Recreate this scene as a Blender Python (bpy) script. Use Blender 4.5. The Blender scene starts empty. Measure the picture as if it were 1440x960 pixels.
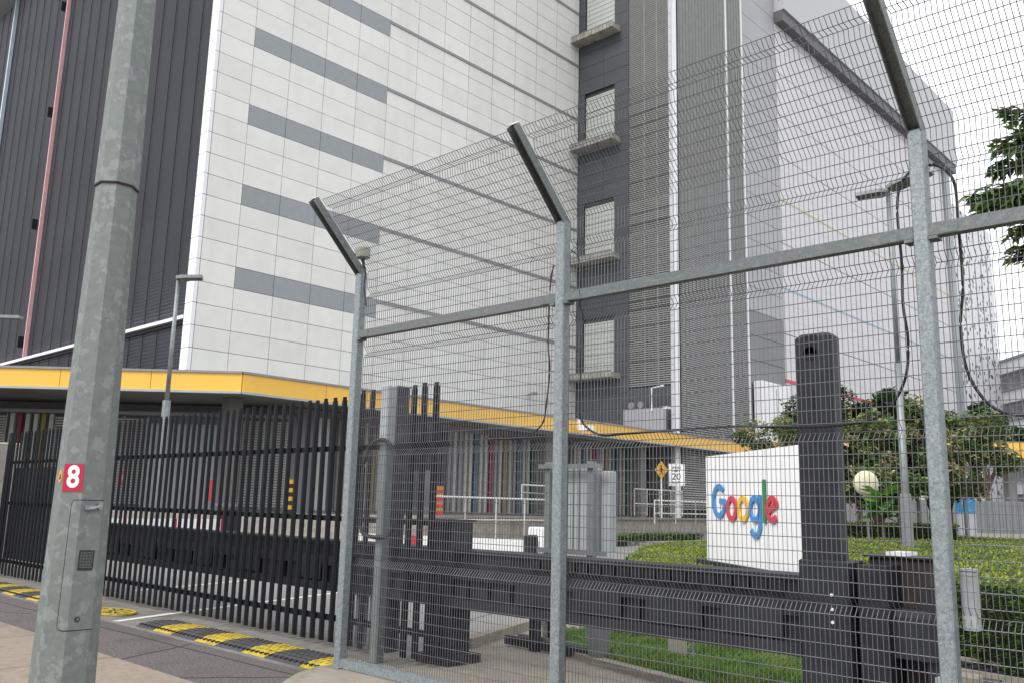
import bpy, math, random
from mathutils import Vector, Matrix, noise as mnoise
random.seed(11)
PI = math.pi
SC = bpy.context.scene
COL = SC.collection

# ------------------------------------------------------------------ camera
FPX, CX, CY, EYE = 1240.0, 720.0, 480.0, 1.6
PITCH, ROLL, AZ = math.radians(10.5), math.radians(1.4), math.radians(43.2)
_cp, _sp, _cr, _sr = math.cos(PITCH), math.sin(PITCH), math.cos(ROLL), math.sin(ROLL)
_r = Vector((1, 0, 0)); _u = Vector((0, -_sp, _cp)); _f = Vector((0, _cp, _sp))
_R = _cr * _r + _sr * _u; _U = -_sr * _r + _cr * _u
def _w(v):  # camera-heading frame -> world frame (X along the fence, Y away from the street)
    return Vector((v.x * math.cos(AZ) - v.y * math.sin(AZ), v.x * math.sin(AZ) + v.y * math.cos(AZ), v.z))
RW, UW, FW = _w(_R), _w(_U), _w(_f)
CAM = Vector((0, 0, EYE))
cd = bpy.data.cameras.new('camera'); cam = bpy.data.objects.new('camera', cd); COL.objects.link(cam)
cd.sensor_width = 36; cd.lens = 36 * FPX / 1440; cd.clip_start = 0.05; cd.clip_end = 3000
m = Matrix((RW, UW, -FW)).transposed().to_4x4(); m.translation = CAM
cam.matrix_world = m
SC.camera = cam
def ray(x, y): return RW * ((x - CX) / FPX) - UW * ((y - CY) / FPX) + FW
def on_z(x, y, z=0.0): d = ray(x, y); return CAM + d * ((z - EYE) / d.z)
def on_y(x, y, Y): d = ray(x, y); return CAM + d * (Y / d.y)
def on_x(x, y, X): d = ray(x, y); return CAM + d * (X / d.x)

# ------------------------------------------------------------------ sky, sun, exposure
SUN_EL, SUN_AZ = math.radians(48), math.radians(182)      # direction the light comes from: behind the street
w = bpy.data.worlds.new('World'); SC.world = w; w.use_nodes = True
nt = w.node_tree; nt.nodes.clear()
out = nt.nodes.new('ShaderNodeOutputWorld'); bg = nt.nodes.new('ShaderNodeBackground')
sky = nt.nodes.new('ShaderNodeTexSky'); sky.sky_type = 'NISHITA'; sky.sun_disc = False
sky.sun_elevation = SUN_EL; sky.sun_rotation = SUN_AZ; sky.dust_density = 4
sk_hs = nt.nodes.new('ShaderNodeHueSaturation'); sk_hs.inputs['Saturation'].default_value = 0.25
mixs = nt.nodes.new('ShaderNodeMixRGB'); mixs.inputs[0].default_value = 0.86
mixs.inputs[2].default_value = (11.2, 11.4, 11.7, 1)       # the even cloud deck, in the sky texture's own units
nt.links.new(sky.outputs[0], sk_hs.inputs['Color']); nt.links.new(sk_hs.outputs[0], mixs.inputs[1])
nt.links.new(mixs.outputs[0], bg.inputs[0]); bg.inputs[1].default_value = 0.12
nt.links.new(bg.outputs[0], out.inputs[0])
sl = bpy.data.lights.new('sun', 'SUN'); sl.energy = 1.7; sl.angle = math.radians(25); sl.color = (1, .97, .93)
so = bpy.data.objects.new('sun', sl); COL.objects.link(so)
sd = Vector((math.sin(SUN_AZ) * math.cos(SUN_EL), math.cos(SUN_AZ) * math.cos(SUN_EL), math.sin(SUN_EL)))
so.rotation_euler = sd.to_track_quat('Z', 'Y').to_euler(); so.location = (0, -20, 60)
SC.view_settings.view_transform = 'Standard'; SC.view_settings.look = 'None'
SC.view_settings.exposure = 0.30; SC.view_settings.gamma = 1
SC.render.engine = 'CYCLES'
SC.cycles.max_bounces = 5; SC.cycles.diffuse_bounces = 3

# ------------------------------------------------------------------ materials
def mat(name, c, rough=.6, metal=0.0, var=.08, scale=3.0, bump=0.0, bscale=None, dirt=0.0, dscale=1.2, dcol=(.12, .11, .1), streak=False, rnd=0.0, detail=6, spec=.4, stretch=None):
    m = bpy.data.materials.new(name); m.use_nodes = True
    n = m.node_tree; b = n.nodes['Principled BSDF']; L = n.links.new
    b.inputs['Roughness'].default_value = rough; b.inputs['Metallic'].default_value = metal
    b.inputs['Specular IOR Level'].default_value = spec
    g = n.nodes.new('ShaderNodeNewGeometry'); pos = g.outputs['Position']
    if stretch:
        mp = n.nodes.new('ShaderNodeMapping'); mp.inputs['Scale'].default_value = stretch
        L(pos, mp.inputs['Vector']); pos = mp.outputs[0]
    t = n.nodes.new('ShaderNodeTexNoise'); t.inputs['Scale'].default_value = scale; t.inputs['Detail'].default_value = detail
    L(pos, t.inputs['Vector'])
    r = n.nodes.new('ShaderNodeMapRange'); r.inputs['From Min'].default_value = .3; r.inputs['From Max'].default_value = .7
    r.inputs['To Min'].default_value = 1 - var; r.inputs['To Max'].default_value = 1 + var
    L(t.outputs['Fac'], r.inputs['Value'])
    val = r.outputs[0]
    if rnd:
        oi = n.nodes.new('ShaderNodeObjectInfo'); rr = n.nodes.new('ShaderNodeMapRange')
        rr.inputs['To Min'].default_value = 1 - rnd; rr.inputs['To Max'].default_value = 1 + rnd
        L(oi.outputs['Random'], rr.inputs['Value']); mu = n.nodes.new('ShaderNodeMath'); mu.operation = 'MULTIPLY'
        L(val, mu.inputs[0]); L(rr.outputs[0], mu.inputs[1]); val = mu.outputs[0]
    mx = n.nodes.new('ShaderNodeVectorMath'); mx.operation = 'SCALE'; mx.inputs[0].default_value = c[:3]
    L(val, mx.inputs['Scale']); colo = mx.outputs[0]
    if dirt:
        t2 = n.nodes.new('ShaderNodeTexNoise'); t2.inputs['Scale'].default_value = dscale; t2.inputs['Detail'].default_value = 8
        t2.inputs['Roughness'].default_value = .65
        if streak:
            mp = n.nodes.new('ShaderNodeMapping'); mp.inputs['Scale'].default_value = (1, 1, .12); L(g.outputs['Position'], mp.inputs['Vector']); L(mp.outputs[0], t2.inputs['Vector'])
        else: L(g.outputs['Position'], t2.inputs['Vector'])
        r2 = n.nodes.new('ShaderNodeMapRange'); r2.inputs['From Min'].default_value = .5; r2.inputs['From Max'].default_value = .72
        r2.inputs['To Max'].default_value = dirt; L(t2.outputs['Fac'], r2.inputs['Value'])
        md = n.nodes.new('ShaderNodeMixRGB'); L(r2.outputs[0], md.inputs[0]); L(colo, md.inputs[1]); md.inputs[2].default_value = (*dcol, 1); colo = md.outputs[0]
    L(colo, b.inputs['Base Color'])
    if bump:
        t3 = n.nodes.new('ShaderNodeTexNoise'); t3.inputs['Scale'].default_value = bscale or scale * 6; t3.inputs['Detail'].default_value = 4
        L(g.outputs['Position'], t3.inputs['Vector'])
        bp = n.nodes.new('ShaderNodeBump'); bp.inputs['Strength'].default_value = bump; bp.inputs['Distance'].default_value = .01
        L(t3.outputs['Fac'], bp.inputs['Height']); L(bp.outputs[0], b.inputs['Normal'])
    return m
def galv(name, c=(.42, .45, .46), vs=55, light=(.62, .64, .65), patch=3.0, amt=.5, rough=.42, metal=.35, p0=.53, p1=.63, sp=.12):
    m = bpy.data.materials.new(name); m.use_nodes = True; n = m.node_tree; b = n.nodes['Principled BSDF']; L = n.links.new
    b.inputs['Metallic'].default_value = metal
    g = n.nodes.new('ShaderNodeNewGeometry')
    v = n.nodes.new('ShaderNodeTexVoronoi'); v.inputs['Scale'].default_value = vs; L(g.outputs['Position'], v.inputs['Vector'])
    r = n.nodes.new('ShaderNodeMapRange'); r.inputs['To Min'].default_value = 1 - sp; r.inputs['To Max'].default_value = 1 + sp
    L(v.outputs['Color'], r.inputs['Value'])
    s = n.nodes.new('ShaderNodeVectorMath'); s.operation = 'SCALE'; s.inputs[0].default_value = c; L(r.outputs[0], s.inputs['Scale'])
    t = n.nodes.new('ShaderNodeTexNoise'); t.inputs['Scale'].default_value = patch; t.inputs['Detail'].default_value = 7; t.inputs['Roughness'].default_value = .6
    t.inputs['Distortion'].default_value = .15; L(g.outputs['Position'], t.inputs['Vector'])
    r2 = n.nodes.new('ShaderNodeMapRange'); r2.inputs['From Min'].default_value = p0; r2.inputs['From Max'].default_value = p1; r2.inputs['To Max'].default_value = amt
    L(t.outputs['Fac'], r2.inputs['Value'])
    mx = n.nodes.new('ShaderNodeMixRGB'); L(r2.outputs[0], mx.inputs[0]); L(s.outputs[0], mx.inputs[1]); mx.inputs[2].default_value = (*light, 1)
    L(mx.outputs[0], b.inputs['Base Color'])
    r3 = n.nodes.new('ShaderNodeMapRange'); r3.inputs['To Min'].default_value = rough - .1; r3.inputs['To Max'].default_value = rough + .2
    L(t.outputs['Fac'], r3.inputs['Value']); L(r3.outputs[0], b.inputs['Roughness'])
    return m
M = {}
M['white_panel'] = mat('white_panel', (.70, .70, .675), .45, var=.035, scale=1.5, rnd=.04, dirt=.22, dscale=.6, streak=True, dcol=(.45, .44, .42))
M['grey_panel'] = mat('grey_panel', (.27, .29, .31), .45, var=.04, rnd=.03)
M['mid_panel'] = mat('mid_panel', (.36, .36, .38), .5, var=.05, scale=.5, rnd=.03)
M['low_panel'] = mat('low_panel', (.20, .20, .21), .55, var=.06, scale=.5)
M['joint'] = mat('joint', (.17, .17, .165), .8)
M['trim'] = mat('trim', (.24, .24, .25), .5)
M['dark_wall'] = mat('dark_wall', (.066, .07, .078), .5, var=.08, scale=.6, rnd=.06)
M['dark_slat'] = mat('dark_slat', (.112, .116, .140), .5, var=.1, scale=.3)
M['black_gap'] = mat('black_gap', (.014, .014, .016), .8)
M['tower_slat'] = mat('tower_slat', (.27, .275, .265), .5, var=.08)
M['pale_slat'] = mat('pale_slat', (.42, .43, .41), .5, var=.08)
M['bright_trim'] = mat('bright_trim', (.78, .78, .80), .4, var=.03)
M['shutter'] = mat('shutter', (.46, .48, .45), .5, var=.05)
M['ledge'] = mat('ledge', (.34, .33, .29), .7, var=.2, scale=2, dirt=.8, dscale=2.5, dcol=(.06, .055, .05))
M['perf'] = mat('perf', (.42, .42, .43), .6)
M['yellow'] = mat('yellow_fascia', (.80, .47, .075), .35, var=.03, scale=.5, rnd=.03, dirt=.12, dscale=.8, dcol=(.45, .25, .05), streak=True)
M['soffit'] = mat('soffit', (.16, .16, .155), .7, var=.15, scale=.8)
M['dark_steel'] = mat('dark_steel', (.035, .038, .045), .45, metal=.2, var=.15, scale=2, bump=.15, bscale=40)
M['black_pale'] = mat('black_pale', (.006, .007, .010), .55, metal=.0, var=.2, dirt=.3, dscale=5, dcol=(.028, .028, .03), spec=.15, streak=True)
M['slate'] = mat('slate_steel', (.026, .028, .034), .6, metal=.25, var=.22, scale=2.2, bump=.2, bscale=30, dirt=.55, dscale=1.6, dcol=(.062, .064, .068), streak=True)
M['slate_dark'] = mat('slate_dark', (.014, .015, .018), .6, var=.3, scale=4, dirt=.3, dscale=2, dcol=(.08, .075, .07))
M['rusty_dark'] = mat('rusty_dark', (.042, .034, .032), .75, var=.35, scale=3, dirt=.6, dscale=2.0, dcol=(.10, .095, .08))
M['grey_steel'] = mat('grey_steel', (.17, .19, .19), .5, metal=.2, var=.15, scale=3, dirt=.3, dscale=3, dcol=(.3, .3, .3), streak=True)
M['cab_grey'] = mat('cab_grey', (.36, .39, .40), .5, var=.08, scale=2, dirt=.25, dscale=2, dcol=(.2, .2, .2), streak=True)
M['asphalt'] = mat('asphalt', (.118, .104, .102), .9, var=.55, scale=42, bump=.8, bscale=120, dirt=.75, dscale=1.3, dcol=(.06, .054, .052), detail=3)
M['asphalt_in'] = mat('asphalt_in', (.22, .215, .21), .8, var=.12, scale=20, bump=.3, bscale=120, dirt=.4, dscale=.5, dcol=(.13, .13, .125))
M['wet_conc'] = mat('wet_concrete', (.19, .18, .165), .7, var=.22, scale=5, bump=.3, bscale=60, dirt=.75, dscale=1.1, dcol=(.075, .068, .06))
M['concrete'] = mat('concrete', (.245, .20, .16), .9, var=.13, scale=14, bump=.5, bscale=90, dirt=.35, dscale=.9, dcol=(.14, .115, .09), rnd=.05)
M['old_conc'] = mat('old_concrete', (.34, .32, .28), .9, var=.2, scale=6, bump=.4, bscale=50, dirt=.7, dscale=2, dcol=(.13, .12, .10), streak=True)
M['kerb_conc'] = mat('kerb_concrete', (.27, .24, .195), .9, var=.18, scale=8, bump=.4, dirt=.5, dscale=2, dcol=(.15, .13, .11))
M['paint'] = mat('road_paint', (.62, .62, .60), .7, var=.1, scale=12, dirt=.6, dscale=7, dcol=(.25, .24, .23))
M['hump_yellow'] = mat('hump_yellow', (.46, .34, .03), .7, var=.25, scale=14, dirt=.8, dscale=9, dcol=(.13, .11, .06), bump=.4, bscale=60)
M['hump_black'] = mat('hump_black', (.055, .055, .062), .8, var=.25, scale=12, dirt=.4, dscale=5, dcol=(.11, .105, .10), bump=.4, bscale=60)
M['crack'] = mat('crack', (.035, .03, .028), .95)
M['galv'] = galv('galvanised_steel', (.22, .25, .265), 85, (.34, .375, .39), 26, .5, sp=.32)
M['galv_rail'] = galv('galvanised_rail', (.13, .145, .145), 90, (.21, .23, .23), 22, .5, sp=.22)
M['galv_arm'] = galv('galvanised_arm', (.15, .165, .165), 90, (.24, .26, .26), 22, .5, sp=.3)
M['galv_post'] = galv('galvanised_lamp_post', (.165, .185, .18), 45, (.26, .285, .28), 17.0, .6, .55, .2, .56, .585)
M['galv_far'] = galv('galvanised_far', (.22, .235, .24), 12, (.30, .32, .32), 2, .5)
M['wire'] = mat('fence_wire', (.135, .135, .15), .45, metal=.5, var=.15, scale=8)
M['rubber'] = mat('rubber', (.01, .01, .011), .5)
M['white'] = mat('white_paint', (.80, .80, .80), .4, var=.02)
M['sign_white'] = mat('sign_white', (.84, .84, .85), .35, var=.025, scale=1.2, dirt=.08, dscale=2, streak=True, dcol=(.5, .5, .5))
M['railing'] = mat('railing_white', (.6, .6, .58), .5, var=.08)
M['red'] = mat('red_paint', (.55, .03, .05), .4)
M['l_blue'] = mat('letter_blue', (.06, .26, .58), .35, var=.04)
M['l_red'] = mat('letter_red', (.60, .045, .07), .35, var=.04)
M['l_yellow'] = mat('letter_yellow', (.80, .47, .05), .35, var=.04)
M['l_green'] = mat('letter_green', (.02, .22, .07), .35, var=.04)
M['amber'] = mat('amber_sign', (.5, .26, .02), .5)
M['black_print'] = mat('black_print', (.012, .012, .012), .5)
M['sticker_red'] = mat('sticker_red', (.42, .015, .05), .4, var=.05)
M['plate'] = mat('plate_black', (.02, .022, .022), .5)
M['engrave'] = mat('engrave', (.16, .17, .17), .6)
M['bark'] = mat('bark', (.13, .10, .075), .9, var=.3, scale=8, bump=.6)
M['blue_drum'] = mat('blue_drum', (.02, .20, .42), .5, var=.25, scale=12, dirt=.5, dscale=8, dcol=(.4, .45, .5))
M['brown'] = mat('brown_steel', (.10, .06, .045), .7)
M['mirror_back'] = mat('mirror_back', (.62, .60, .42), .5, var=.12, scale=3, dirt=.5, dscale=3, dcol=(.25, .22, .15))
FINS = [M['pale_slat'], mat('fin_blue', (.06, .12, .18), .6), mat('fin_red', (.24, .03, .06), .6), mat('fin_gold', (.28, .20, .06), .6), mat('fin_green', (.04, .13, .07), .6), mat('fin_grey', (.26, .26, .27), .6), mat('fin_dark', (.04, .035, .05), .6)]
def leafmat(name, cols, rough=.55, scale=2.0):
    m = bpy.data.materials.new(name); m.use_nodes = True; n = m.node_tree; b = n.nodes['Principled BSDF']; L = n.links.new
    b.inputs['Roughness'].default_value = rough; b.inputs['Specular IOR Level'].default_value = .25
    g = n.nodes.new('ShaderNodeNewGeometry')
    t = n.nodes.new('ShaderNodeMath'); t.operation = 'MULTIPLY_ADD'; t.inputs[1].default_value = .55
    nz = n.nodes.new('ShaderNodeTexNoise'); nz.inputs['Scale'].default_value = scale; L(g.outputs['Position'], nz.inputs['Vector'])
    mm = n.nodes.new('ShaderNodeMath'); mm.operation = 'MULTIPLY_ADD'; L(nz.outputs['Fac'], mm.inputs[0]); mm.inputs[1].default_value = 1.6; mm.inputs[2].default_value = -.55
    L(g.outputs['Random Per Island'], t.inputs[0]); L(mm.outputs[0], t.inputs[2])
    cr = n.nodes.new('ShaderNodeValToRGB'); el = cr.color_ramp.elements
    while len(el) < len(cols): el.new(.5)
    for i, c in enumerate(cols): el[i].position = i / (len(cols) - 1); el[i].color = (*c, 1)
    L(t.outputs[0], cr.inputs[0]); L(cr.outputs[0], b.inputs['Base Color'])
    tr = n.nodes.new('ShaderNodeBsdfTranslucent'); L(cr.outputs[0], tr.inputs['Color'])
    ms = n.nodes.new('ShaderNodeMixShader'); ms.inputs[0].default_value = .25
    L(b.outputs[0], ms.inputs[1]); L(tr.outputs[0], ms.inputs[2]); L(ms.outputs[0], n.nodes['Material Output'].inputs[0])
    return m
M['grass'] = leafmat('grass_blades', [(.06, .13, .02), (.11, .22, .035), (.17, .29, .06), (.24, .28, .08)])
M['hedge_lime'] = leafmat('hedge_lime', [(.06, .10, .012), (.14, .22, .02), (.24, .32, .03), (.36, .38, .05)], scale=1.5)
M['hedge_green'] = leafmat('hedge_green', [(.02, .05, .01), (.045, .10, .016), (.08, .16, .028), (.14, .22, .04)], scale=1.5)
M['croton'] = leafmat('croton_leaves', [(.028, .055, .018), (.05, .10, .03), (.08, .15, .045), (.12, .19, .055), (.20, .25, .09), (.50, .46, .26), (.56, .36, .22)], scale=1.2)
M['dark_leaf'] = leafmat('dark_leaves', [(.018, .045, .016), (.045, .085, .03), (.09, .13, .045)], scale=1)
M['branch_leaf'] = leafmat('branch_leaves', [(.03, .06, .02), (.06, .12, .03), (.11, .19, .04), (.18, .26, .06)], scale=1.5)
M['bright_leaf'] = leafmat('bright_leaves', [(.06, .16, .02), (.12, .28, .03)], scale=2)
M['hedge_shade_core'] = mat('hedge_shade_core', (.012, .02, .006), 1)
M['soil'] = mat('soil', (.06, .075, .03), .95, var=.3, scale=12)
def dots_mat():
    m = bpy.data.materials.new('perforated_white'); m.use_nodes = True; n = m.node_tree; b = n.nodes['Principled BSDF']; L = n.links.new
    g = n.nodes.new('ShaderNodeNewGeometry'); v = n.nodes.new('ShaderNodeTexVoronoi'); v.inputs['Scale'].default_value = 1.15
    L(g.outputs['Position'], v.inputs['Vector'])
    lt = n.nodes.new('ShaderNodeMath'); lt.operation = 'LESS_THAN'; lt.inputs[1].default_value = .30; L(v.outputs['Distance'], lt.inputs[0])
    mx = n.nodes.new('ShaderNodeMixRGB'); L(lt.outputs[0], mx.inputs[0]); mx.inputs[1].default_value = (.66, .66, .69, 1); mx.inputs[2].default_value = (.03, .03, .04, 1)
    L(mx.outputs[0], b.inputs['Base Color']); return m
M['dots'] = dots_mat()
def perf_mat():
    m = bpy.data.materials.new('perforated_grey'); m.use_nodes = True; n = m.node_tree; b = n.nodes['Principled BSDF']; L = n.links.new
    g = n.nodes.new('ShaderNodeNewGeometry'); v = n.nodes.new('ShaderNodeTexVoronoi'); v.inputs['Scale'].default_value = 3.2; v.inputs['Randomness'].default_value = .15
    L(g.outputs['Position'], v.inputs['Vector'])
    lt = n.nodes.new('ShaderNodeMath'); lt.operation = 'LESS_THAN'; lt.inputs[1].default_value = .30; L(v.outputs['Distance'], lt.inputs[0])
    mx = n.nodes.new('ShaderNodeMixRGB'); L(lt.outputs[0], mx.inputs[0]); mx.inputs[1].default_value = (.46, .46, .48, 1); mx.inputs[2].default_value = (.15, .15, .16, 1)
    L(mx.outputs[0], b.inputs['Base Color']); return m
M['perf'] = perf_mat()

# ------------------------------------------------------------------ mesh helpers
class MB:
    def __init__(s): s.v = []; s.f = []
    def box(s, x0, x1, y0, y1, z0, z1, T=None):
        o = len(s.v)
        p = [Vector((x, y, z)) for z in (z0, z1) for y in (y0, y1) for x in (x0, x1)]
        if T is not None: p = [T @ q for q in p]
        s.v += [tuple(q) for q in p]
        s.f += [tuple(o + i for i in q) for q in ((0, 2, 3, 1), (4, 5, 7, 6), (0, 1, 5, 4), (2, 6, 7, 3), (0, 4, 6, 2), (1, 3, 7, 5))]
        return s
    def bevbox(s, x0, x1, y0, y1, z0, z1, b=.006, T=None):   # box with chamfered vertical edges and top
        pts = [(x0 + b, y0), (x1 - b, y0), (x1, y0 + b), (x1, y1 - b), (x1 - b, y1), (x0 + b, y1), (x0, y1 - b), (x0, y0 + b)]
        cxm, cym = (x0 + x1) / 2, (y0 + y1) / 2
        sx = ((x1 - x0) - 2 * b) / (x1 - x0); sy = ((y1 - y0) - 2 * b) / (y1 - y0)
        top = [(cxm + (x - cxm) * sx, cym + (y - cym) * sy) for x, y in pts]
        o = len(s.v)
        for L, z in ((pts, z0), (pts, z1 - b), (top, z1)):
            for x, y in L:
                q = Vector((x, y, z)); q = T @ q if T is not None else q; s.v.append(tuple(q))
        for k in range(2):
            for i in range(8):
                j = (i + 1) % 8; s.f.append((o + k * 8 + i, o + k * 8 + j, o + k * 8 + 8 + j, o + k * 8 + 8 + i))
        s.f.append(tuple(o + 16 + i for i in range(8))); s.f.append(tuple(o + 7 - i for i in range(8)))
        return s
    def prism(s, poly, z0, z1, T=None):
        o = len(s.v); n = len(poly)
        for z in (z0, z1):
            for x, y in poly:
                q = Vector((x, y, z)); q = T @ q if T is not None else q; s.v.append(tuple(q))
        a = sum(poly[i][0] * poly[(i + 1) % n][1] - poly[(i + 1) % n][0] * poly[i][1] for i in range(n))
        idx = list(range(n))
        if a < 0: idx = idx[::-1]
        s.f.append(tuple(o + i for i in idx[::-1])); s.f.append(tuple(o + n + i for i in idx))
        for k in range(n):
            i, j = idx[k], idx[(k + 1) % n]; s.f.append((o + i, o + j, o + n + j, o + n + i))
        return s
    def tube(s, pts, r, n=8, cap=True, r1=None):
        pts = [Vector(p) for p in pts]; o = len(s.v); N = len(pts)
        up = Vector((0, 0, 1))
        for i, p in enumerate(pts):
            d = (pts[min(i + 1, N - 1)] - pts[max(i - 1, 0)]).normalized()
            a = d.cross(up)
            if a.length < .05: a = d.cross(Vector((1, 0, 0)))
            a.normalize(); b = d.cross(a).normalized()
            rr = r if r1 is None else r + (r1 - r) * i / (N - 1)
            for k in range(n):
                t = 2 * PI * k / n; s.v.append(tuple(p + a * math.cos(t) * rr + b * math.sin(t) * rr))
        for i in range(N - 1):
            for k in range(n):
                j = (k + 1) % n; s.f.append((o + i * n + k, o + i * n + j, o + (i + 1) * n + j, o + (i + 1) * n + k))
        if cap: s.f.append(tuple(o + k for k in range(n))[::-1]); s.f.append(tuple(o + (N - 1) * n + k for k in range(n)))
        return s
    def quad(s, a, b, c, d):
        o = len(s.v); s.v += [tuple(a), tuple(b), tuple(c), tuple(d)]; s.f.append((o, o + 1, o + 2, o + 3)); return s
    def mesh(s, name, mt, off=None, smooth=False):
        me = bpy.data.meshes.new(name)
        v = s.v if off is None else [(p[0] - off[0], p[1] - off[1], p[2] - off[2]) for p in s.v]
        me.from_pydata(v, [], s.f); me.materials.append(mt); me.update()
        if smooth: me.polygons.foreach_set('use_smooth', [True] * len(me.polygons))
        return me
WOFF = {}
def link(name, me, parent=None, loc=(0, 0, 0)):
    o = bpy.data.objects.new(name, me); COL.objects.link(o); o.parent = parent; o.location = loc; return o
def thing(name, label, cat, loc=(0, 0, 0), group=None, rz=0):
    o = bpy.data.objects.new(name, None); COL.objects.link(o); o.location = loc; o.rotation_euler.z = rz; o.empty_display_size = .2
    o['label'] = label; o['category'] = cat
    if group: o['group'] = group
    WOFF[o.name] = Vector(loc); return o
def tag(o, label, cat, group=None):
    o['label'] = label; o['category'] = cat
    if group: o['group'] = group
    return o
def part(name, mb, mt, parent, smooth=False, kind=None):
    """mesh given in world metres, hung under parent (thing or part)"""
    root = parent if parent.parent is None else parent.parent
    off = WOFF.get(root.name, Vector())
    o = link(name, mb.mesh(name, mt, off, smooth), parent)
    if kind: o['kind'] = kind
    return o
def solo(name, mb, mt, label, cat, group=None, smooth=False, kind=None):
    vs = mb.v; c = Vector((sum(v[0] for v in vs) / len(vs), sum(v[1] for v in vs) / len(vs), min(v[2] for v in vs)))
    o = link(name, mb.mesh(name, mt, c, smooth), None, c)
    if kind: o['kind'] = kind
    return tag(o, label, cat, group)
def struct(name, mb, mt, parent=None):
    o = link(name, mb.mesh(name, mt), parent)
    if parent is None: o['kind'] = 'structure'
    return o
def copy_tree(o, parent=None, loc=None):
    c = o.copy(); COL.objects.link(c); c.parent = parent
    if loc is not None: c.location = loc; WOFF[c.name] = Vector(loc)
    for ch in o.children: copy_tree(ch, c)
    return c
def text_mesh(txt, size, depth, mt, T, bold=0.0, sx=1.0):
    cu = bpy.data.curves.new('txt', 'FONT'); cu.body = txt; cu.size = size; cu.extrude = depth; cu.align_x = 'CENTER'; cu.align_y = 'CENTER'; cu.offset = bold; cu.resolution_u = 4
    ob = bpy.data.objects.new('txt', cu); COL.objects.link(ob)
    dg = bpy.context.evaluated_depsgraph_get(); me = bpy.data.meshes.new_from_object(ob.evaluated_get(dg))
    bpy.data.objects.remove(ob); me.transform(Matrix.Diagonal((sx, 1, 1, 1))); me.transform(T); me.materials.clear(); me.materials.append(mt)
    return me
def frame_T(o, xdir, updir):   # matrix whose local x,y lie along xdir,updir with origin o
    x = Vector(xdir).normalized(); y = Vector(updir).normalized(); z = x.cross(y)
    m = Matrix((x, y, z)).transposed().to_4x4(); m.translation = Vector(o); return m

# ================================================================== THE SETTING
g = MB(); g.quad((-900, -500, -.012), (900, -500, -.012), (900, 1200, -.012), (-900, 1200, -.012)); struct('ground', g, M['asphalt_in'])
g = MB(); g.prism([(-60, 3.6), (12, 3.6), (12, 5.15), (-60, 5.15)], -.004, .0); road = struct('road', g, M['asphalt'])
g = MB(); g.prism([(-60, 5.15), (-7.3, 5.15), (-7.05, 5.6), (-6.4, 6.9), (-60, 6.9)], -.006, -.003); gut = struct('concrete_apron', g, M['wet_conc'])
g = MB(); g.prism([(-60, 6.9), (-8.4, 6.9), (-8.9, 8.2), (-10.5, 12.2), (-13, 18), (-18, 26), (-20, 60), (-60, 60)], -.008, -.0045)
drv = struct('driveway', g, M['asphalt_in'])
# patch seams and cracks in the asphalt strip
def strip(mb, pts, wd, z0, z1):
    for a, b in zip(pts[:-1], pts[1:]):
        a = Vector((*a, 0)); b = Vector((*b, 0)); d = (b - a).normalized(); n = Vector((-d.y, d.x, 0)) * wd / 2
        mb.prism([tuple((a + n)[:2]), tuple((a - n)[:2]), tuple((b - n)[:2]), tuple((b + n)[:2])], z0, z1)
def wob(a, b, n, amp):
    r = random.Random(int(a[0] * 100 + b[1] * 10)); out = []
    for i in range(n + 1):
        t = i / n; out.append((a[0] + (b[0] - a[0]) * t + r.uniform(-amp, amp), a[1] + (b[1] - a[1]) * t + r.uniform(-amp, amp)))
    return out
c = MB()
strip(c, wob((-19, 4.72), (-7.3, 4.96), 26, .012), .016, .001, .0035)
strip(c, wob((-9.06, 4.05), (-9.55, 5.08), 5, .015), .014, .001, .003)
strip(c, wob((-10.9, 4.1), (-11.5, 4.85), 5, .03), .012, .001, .003)
strip(c, wob((-14.2, 4.1), (-13.2, 4.7), 5, .03), .012, .001, .003)
strip(c, wob((-7.9, 4.1), (-7.2, 4.95), 5, .03), .012, .001, .003)
o = struct('road_seam', c, M['crack'], road)
# pavement of cast slabs, slightly higher than the asphalt
pv = struct('pavement', MB().box(-60, 14, -12, 4.0, -.05, .02), M['crack'])
sw = MB().bevbox(-.925, .925, -1.955, 1.955, 0, .035, .012).mesh('slab', M['concrete'])
for i in range(-12, 8):
    for j in range(3):
        o = link('slab', sw, pv, (-9.0 + .95 + i * 1.9, 4.03 - 1.98 - j * 3.97, .012))
g = MB(); strip(g, wob((-40, 4.07), (3, 4.07), 60, .015), .05, .0, .006); struct('pavement_edge', g, M['crack'], pv)
# traffic island / fence footing beside the first fence post
isl = MB(); isl.prism([(-7.35, 5.22), (-7.25, 5.05), (-7.15, 4.85), (-6.9, 4.55), (-6.4, 4.35), (8, 4.3), (8, 5.75), (-7.0, 5.75), (-7.3, 5.45)], -.01, .05)
struct('kerb', isl, M['kerb_conc'])
# concrete pad behind the mesh fence
pad = MB(); pad.prism([(-7.0, 5.75), (8, 5.75), (8, 7.5), (-5.7, 7.55), (-7.3, 9.9), (-8.3, 9.9), (-8.0, 8.3), (-7.5, 7.3), (-6.9, 6.8)], -.006, .0); struct('concrete_pad', pad, M['kerb_conc'])
k = MB(); strip(k, [(-7.45, 7.3), (-7.95, 8.6), (-8.5, 10.1)], .14, -.01, .11); strip(k, [(-8.4, 10.1), (-7.6, 10.35)], .1, -.01, .1); struct('kerb', k, M['kerb_conc'])
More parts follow.
